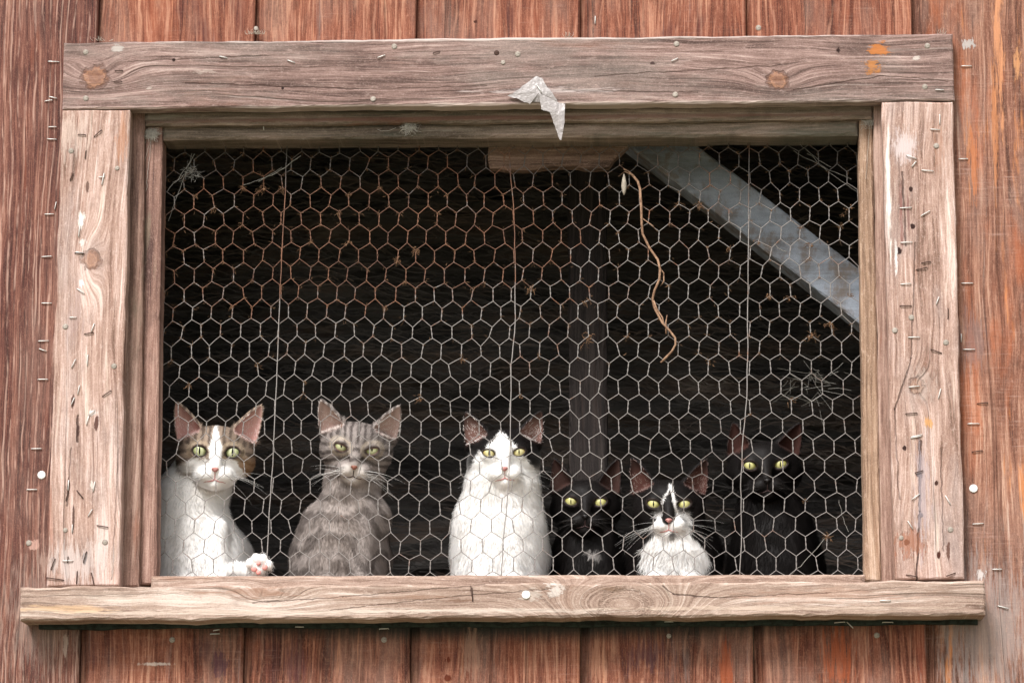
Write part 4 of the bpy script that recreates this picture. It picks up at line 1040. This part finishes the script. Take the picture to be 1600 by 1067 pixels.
    for sx in (-1, 1):
        pts = [(0, -32.4), (sx*3, -34.0), (sx*6.5, -34.9), (sx*10, -35.2), (sx*13, -36.5)]
        m_.add(tube([tow((x, front(x, z, .2), z))/1000 for x, z in pts], [.0008*s, .0008*s, .0007*s, .0006*s, .0003*s], 5))
    mesh_obj('mouth', m_.v, m_.f, spec['mouth'], root, None, True)
    # ---- whiskers
    for sx in (-1, 1):
        wm_ = MB()
        for k in range(9):
            z = -24-(k % 3)*3.2; x = sx*(11+(k//3)*3.0); p0_ = np.array([x, front(x, z), z]); L_ = rng.uniform(34, 58)*spec.get('whisk', 1)
            el_ = math.radians(rng.uniform(-32, 16)); dr = np.array([sx*math.cos(el_)*.93, rng.uniform(-.15, .25), math.sin(el_)])
            pts = [tow(p0_+dr*L_*t_+np.array([0, 4*t_*t_, -11*t_*t_*L_/45]))/1000 for t_ in np.linspace(0, 1, 8)]
            wm_.add(tube(pts, [.00016*(1-.8*t_) for t_ in np.linspace(0, 1, 8)], 4, False))
        mesh_obj('whiskers', wm_.v, wm_.f, spec.get('wmat', whisk_mat), root, None, True)
    for (a, r_) in spec.get('pads', []):
        A = P(*a[:2], ye+a[2]/1000)-base; v, f = [], []
        for i in range(9):
            th = math.pi*i/8
            for k in range(12):
                ph = 2*math.pi*k/12; v.append((A[0]+math.sin(th)*math.cos(ph)*r_[0]/1000, A[1]-math.cos(th)*r_[1]/1000, A[2]+math.sin(th)*math.sin(ph)*r_[2]/1000))
        f = [(i*12+k, i*12+(k+1) % 12, (i+1)*12+(k+1) % 12, (i+1)*12+k) for i in range(8) for k in range(12)]
        mesh_obj('paw_pad', v, f, padpink, root, None, True)
    return root

WHITE = np.array(lin('f8f5f2')); BLACK = np.array([.0075, .0062, .0060])
def tabby(p, q, a, b, fq=.115, seed=3):
    ax = np.abs(q[:, 0])
    n1 = vnoise(p, .035, seed); n2 = vnoise(p, .11, seed+1); n3 = vnoise(p, .4, seed+2)
    # forehead: lengthwise bars; cheeks: bars running back from the eye; elsewhere: bands
    fore = np.sin(ax*.78+n2*1.6+.6); ck = np.sin((q[:, 2]+ax*.35)*.62+n2*2)
    band = np.sin(p[:, 2]*fq+p[:, 0]*.03+n1*9+n2*2.5)
    ishead = sstep(q[:, 2], -46, -34)
    f_ = np.where(q[:, 2] > 6, fore, ck)
    v = np.where(ishead > .5, f_, band)
    v = sstep(v, -.2, .6)*(.55+.45*n3)*(1-.25*(1-ishead))
    return a[None, :]*(1-v[:, None])+b[None, :]*v[:, None]
def wob(p, q, amt=3): return (vnoise(p, .18, 12)-.5)*amt*2+(vnoise(p, .6, 14)-.5)*amt
def coat1(p, q, ih, ie, et, prof):
    tb = tabby(p, q, np.array(lin('9c8979')), np.array(lin('4c4039'))); w = wob(p, q); ax = np.abs(q[:, 0])
    bl = sstep(7.5-np.clip(q[:, 2]-2, 0, 40)*.22+w*.6-np.abs(q[:, 0]+1), -1.2, 1.2)*sstep(34-q[:, 2]+w, -3, 3)   # blaze
    low = sstep(-8+w-q[:, 2]-np.clip(ax-24, 0, 40)*np.where(q[:, 0] > 0, 1.6, .55), -1.5, 2.0)
    wh = np.maximum(np.maximum(bl, low)*ih, (1-ih))
    wh = np.where(q[:, 1] > 42, wh*.35*(1-ih)+(1-ih)*.65, wh); wh = np.clip(wh, 0, 1)
    tb = mixv(tb, lin('b98d62'), sstep(q[:, 0], 22, 34)*sstep(-q[:, 2], 2, 14)*.5)
    tb = mixv(tb, lin('c9b49a'), sstep(3.0-np.abs(eyed(q)-1.5)*8, 0, 2)*.5)
    return mixv(tb, WHITE, wh)
def eyed(q):
    dd = np.full(len(q), 9.)
    for sx in (-1, 1): dd = np.minimum(dd, np.where(q[:, 1] < 14, np.sqrt(((q[:, 0]-sx*19.5)/8.6)**2+(q[:, 2]/7.)**2), 9))
    return dd
def coat2(p, q, ih, ie, et, prof):
    tb = tabby(p, q, np.array(lin('938984')), np.array(lin('433b38')), .19, 5)
    mz = sstep(15-np.sqrt((q[:, 0]/1.25)**2+((q[:, 2]+31))**2)+wob(p, q, 1.5), -2, 5)*ih*sstep(-q[:, 1], -14, 0)
    tb = mixv(tb, lin('d8cfc8'), mz*.8)
    tb = mixv(tb, lin('c4b5a4'), sstep(3.0-np.abs(eyed(q)-1.45)*8, 0, 2)*.65)
    ch = sstep(22-np.abs(p[:, 0]-np.interp(p[:, 2], prof[:, 0], prof[:, 1])), -8, 8)*(1-ih)*sstep(-p[:, 1], 10, 40)
    tb = mixv(tb, lin('a09084'), ch*.12)
    return tb
def coat3(p, q, ih, ie, et, prof):
    w = wob(p, q, 2.2); x = q[:, 0]
    bnd = np.interp(x, [-50, -42, -34, -26, -14, -3, 8, 16, 26, 34, 50], [-30, -16, -2, 4, 14, 27, 15, 7, -5, -18, -34])
    wh = sstep(bnd+w-q[:, 2], -1.5, 1.5)*ih*sstep(40-q[:, 1], -4, 4)+(1-ih)
    wh = np.clip(wh, 0, 1)*(1-ie); wh = wh*np.where((p[:, 1] > 55), .0, 1)
    return mixv(np.tile(BLACK*1.6, (len(p), 1)), WHITE*1.03, wh)
def coat4(p, q, ih, ie, et, prof):
    c = np.tile(BLACK*1.4, (len(p), 1)); cx = (P(928, 866, spec4['y']+.0)-P(915, 783, spec4['y']+.0))*1000
    n = vnoise(p, .25, 9)
    hx_ = toroot4(p)
    d = np.sqrt((hx_[:, 0]/11)**2+(hx_[:, 1]/9)**2)+(n-.5)*.9
    return mixv(c, lin('b8b2ae'), sstep(d, 1.0, .2)*.7*sstep(-p[:, 1], -10, 10))
def coat5(p, q, ih, ie, et, prof):
    w = wob(p, q, 1.6); x, z = q[:, 0], q[:, 2]
    lnx = np.interp(z, [-18, -8, 6, 16, 21], [12.0, 9.0, 6.0, 4.0, 1.5]); ln = sstep(1.9-np.abs(x-lnx)+w*.25, -.5, .9)*(z > -20)*(z < 23)
    lnx2 = np.interp(z, [0, 8, 17], [-8.5, -5.0, .5]); ln = np.maximum(ln, sstep(1.3-np.abs(x-lnx2)+w*.25, -.5, .9)*(z > 0)*(z < 18))
    mz = sstep(-15+w-z-np.clip(np.abs(x)-13, 0, 40)*np.where(x > 0, 1.0, 1.5), -1.2, 1.2)
    nb = sstep(9.5-np.sqrt(((x+1)/1.0)**2+((z+14)/1.25)**2)+w*.5, -1, 1); mz = mz*(1-nb)*sstep(34-np.abs(x)+w, -3, 3)
    mz = mz*(1-sstep(5.0-np.sqrt((x-4.5)**2+(z+41)**2), -1, 1))
    wh = np.clip(np.maximum(ln, mz), 0, 1)*ih*sstep(26-q[:, 1], -4, 6)*(1-ie)
    cx = np.interp(p[:, 2], prof[:, 0], prof[:, 1]); zr = np.interp(p[:, 2], [0, 12, 28, 42, 55, 64], [31, 38, 45, 41, 30, 22]); bib = sstep(zr-np.abs(p[:, 0]-cx)+w*1.6, -2, 3)*sstep(-p[:, 1]+8+w, -4, 4)*(1-ih)
    return mixv(np.tile(BLACK*1.5, (len(p), 1)), WHITE, np.clip(wh+bib, 0, 1))
def coat6(p, q, ih, ie, et, prof): return np.tile(BLACK*1.3, (len(p), 1))*(.8+.5*vnoise(p, .05, 3)[:, None])

cat(dict(eL=(312,705), eR=(363,706), y=.088, pitch=2, yaw=0, earL=(276,627), earR=(409,632), open=.92, iris=iris_green, pupil=(1.0,4.8), rim=rim_dark, nose=pink, mouth=mouth_pink, coat=coat1, earin='d0a19b', earhair='e3d5cf',
    body=[(712,280,372,58,26),(725,268,368,62,30),(745,250,368,62,36),(765,240,366,62,42),(790,236,360,62,46),(820,233,368,60,48),(850,230,378,58,50),(880,228,385,56,52),(910,226,388,54,52)], legs=(-8, 30), furlen=6.,
    limbs=[((368,893,12),(398,894,-22),13,11),((398,894,-22),(405,889,-33),11,11)], toes=[((391,880,-38),(6,7,7)),((400,873,-38),(6,7,7.5)),((411,874,-38),(6,7,7.5)),((420,883,-37),(5.5,7,7))],
    pads=[((397,889,-46.5),(4.0,2.0,3.6)),((404,894,-46.5),(3.4,2,3.4)),((414,886,-45.5),(3.6,1.9,4.0)),((404,880,-45.5),(3,2,3))],
    label='white cat with brown tabby cap, raising one paw at the left end of the window'))
cat(dict(eL=(533,698), eR=(581,703), y=.088, pitch=11, yaw=0, earL=(502,619), earR=(625,630), open=.80, upper=.62, lidang=17, dome=24.5, iris=iris_green, pupil=(1.0,3.4), rim=rim_pale, nose=brick, mouth=mouth_dark, coat=coat2, earin='b89c94', earhair='d3c8c0', earbase=30, earw=19.5, cheek=.97,
    body=[(735,508,600,40,30),(755,503,597,41,33),(768,500,594,42,35),(783,490,604,44,38),(795,478,613,46,41),(806,468,616,46,43),(825,462,612,48,46),(850,459,607,50,50),(880,452,607,50,52),(910,446,606,50,52)], legs=(-10, 36), fold=1.9, furlen=5.5, furvar=.25,
    label='grey tabby cat with narrowed eyes and brick-coloured nose, second cat from the left'))
cat(dict(eL=(764,708), eR=(811,706), y=.088, pitch=1, earL=(728,642), earR=(846,641), open=.76, iris=iris_amber, pupil=(.8,3.6), rim=rim_dark, nose=pink, mouth=mouth_pink, coat=coat3, earin='8d6c64', earhair='d5cac6', earbase=31, earfade=.7, cheek=1.0,
    body=[(728,732,840,40,30),(742,725,845,38,34),(756,722,848,38,38),(768,720,848,40,40),(782,714,850,44,42),(800,706,854,48,46),(825,702,858,50,50),(860,702,858,50,52),(910,702,857,50,52)], legs=(-20, 20), furlen=6.5, nfur=30000,
    label='white-chested cat with black ears and black cap, sitting upright in the middle'))
spec4 = dict(eL=(892,783), eR=(938,784), y=.16, pitch=-2, earL=(866,716), earR=(966,716), open=.8, iris=iris_yellow, pupil=(.7,3.4), rim=rim_dark, nose=blackskin, mouth=mouth_dark, coat=None, earin='4a342f', earhair='4d4340', whisk=.7, wmat=whisk_dark, earbase=27,
    body=[(835,872,962,46,34),(860,862,978,48,40),(880,858,985,50,44),(925,855,988,52,48)], furlen=8., nfur=20000,
    label='all-black cat with a tiny white chest spot, behind and between two black-and-white cats')
_b4 = None
def toroot4(p):
    O = P(915, 783.5, .16); base = np.array([O[0], .21, zf]); W_ = P(928, 866, .165); c = (W_-base)*1000
    return np.stack([p[:, 0]-c[0], p[:, 2]-c[2]], 1)
spec4['coat'] = coat4; cat(spec4)
cat(dict(eL=(1021,787), eR=(1069,787), y=.095, pitch=1, earL=(988,714), earR=(1104,716), open=.78, iris=iris_yellow, pupil=(.8,3.6), rim=rim_dark, nose=pink, mouth=mouth_pink, coat=coat5, earin='5d3d37', earhair='8a7670', earfade=.7, earbase=29, cheek=.98, furlen=10.,
    body=[(822,1000,1100,34,30),(835,996,1106,36,34),(850,988,1114,36,38),(865,982,1122,38,42),(885,980,1128,42,44),(925,978,1130,46,46)], nfur=28000, whisk=1.1,
    label='black cat with white muzzle and bib and a thin crooked white stripe between its eyes'))
cat(dict(eL=(1172,727), eR=(1220,725), y=.20, pitch=0, yaw=4, earL=(1146,659), earR=(1250,660), open=.80, iris=iris_yellow, pupil=(.8,3.6), rim=rim_dark, nose=blackskin, mouth=mouth_dark, coat=coat6, earin='4a2f2a', earhair='4a3a36', whisk=.7, wmat=whisk_dark, earbase=28, cheek=1.04,
    body=[(785,1150,1256,50,36),(810,1142,1272,54,44),(850,1138,1284,58,52),(890,1136,1290,60,56),(935,1136,1290,60,56)], furlen=9., nfur=22000,
    label='all-black cat with yellow eyes at the far right, sitting farther back than the others'))
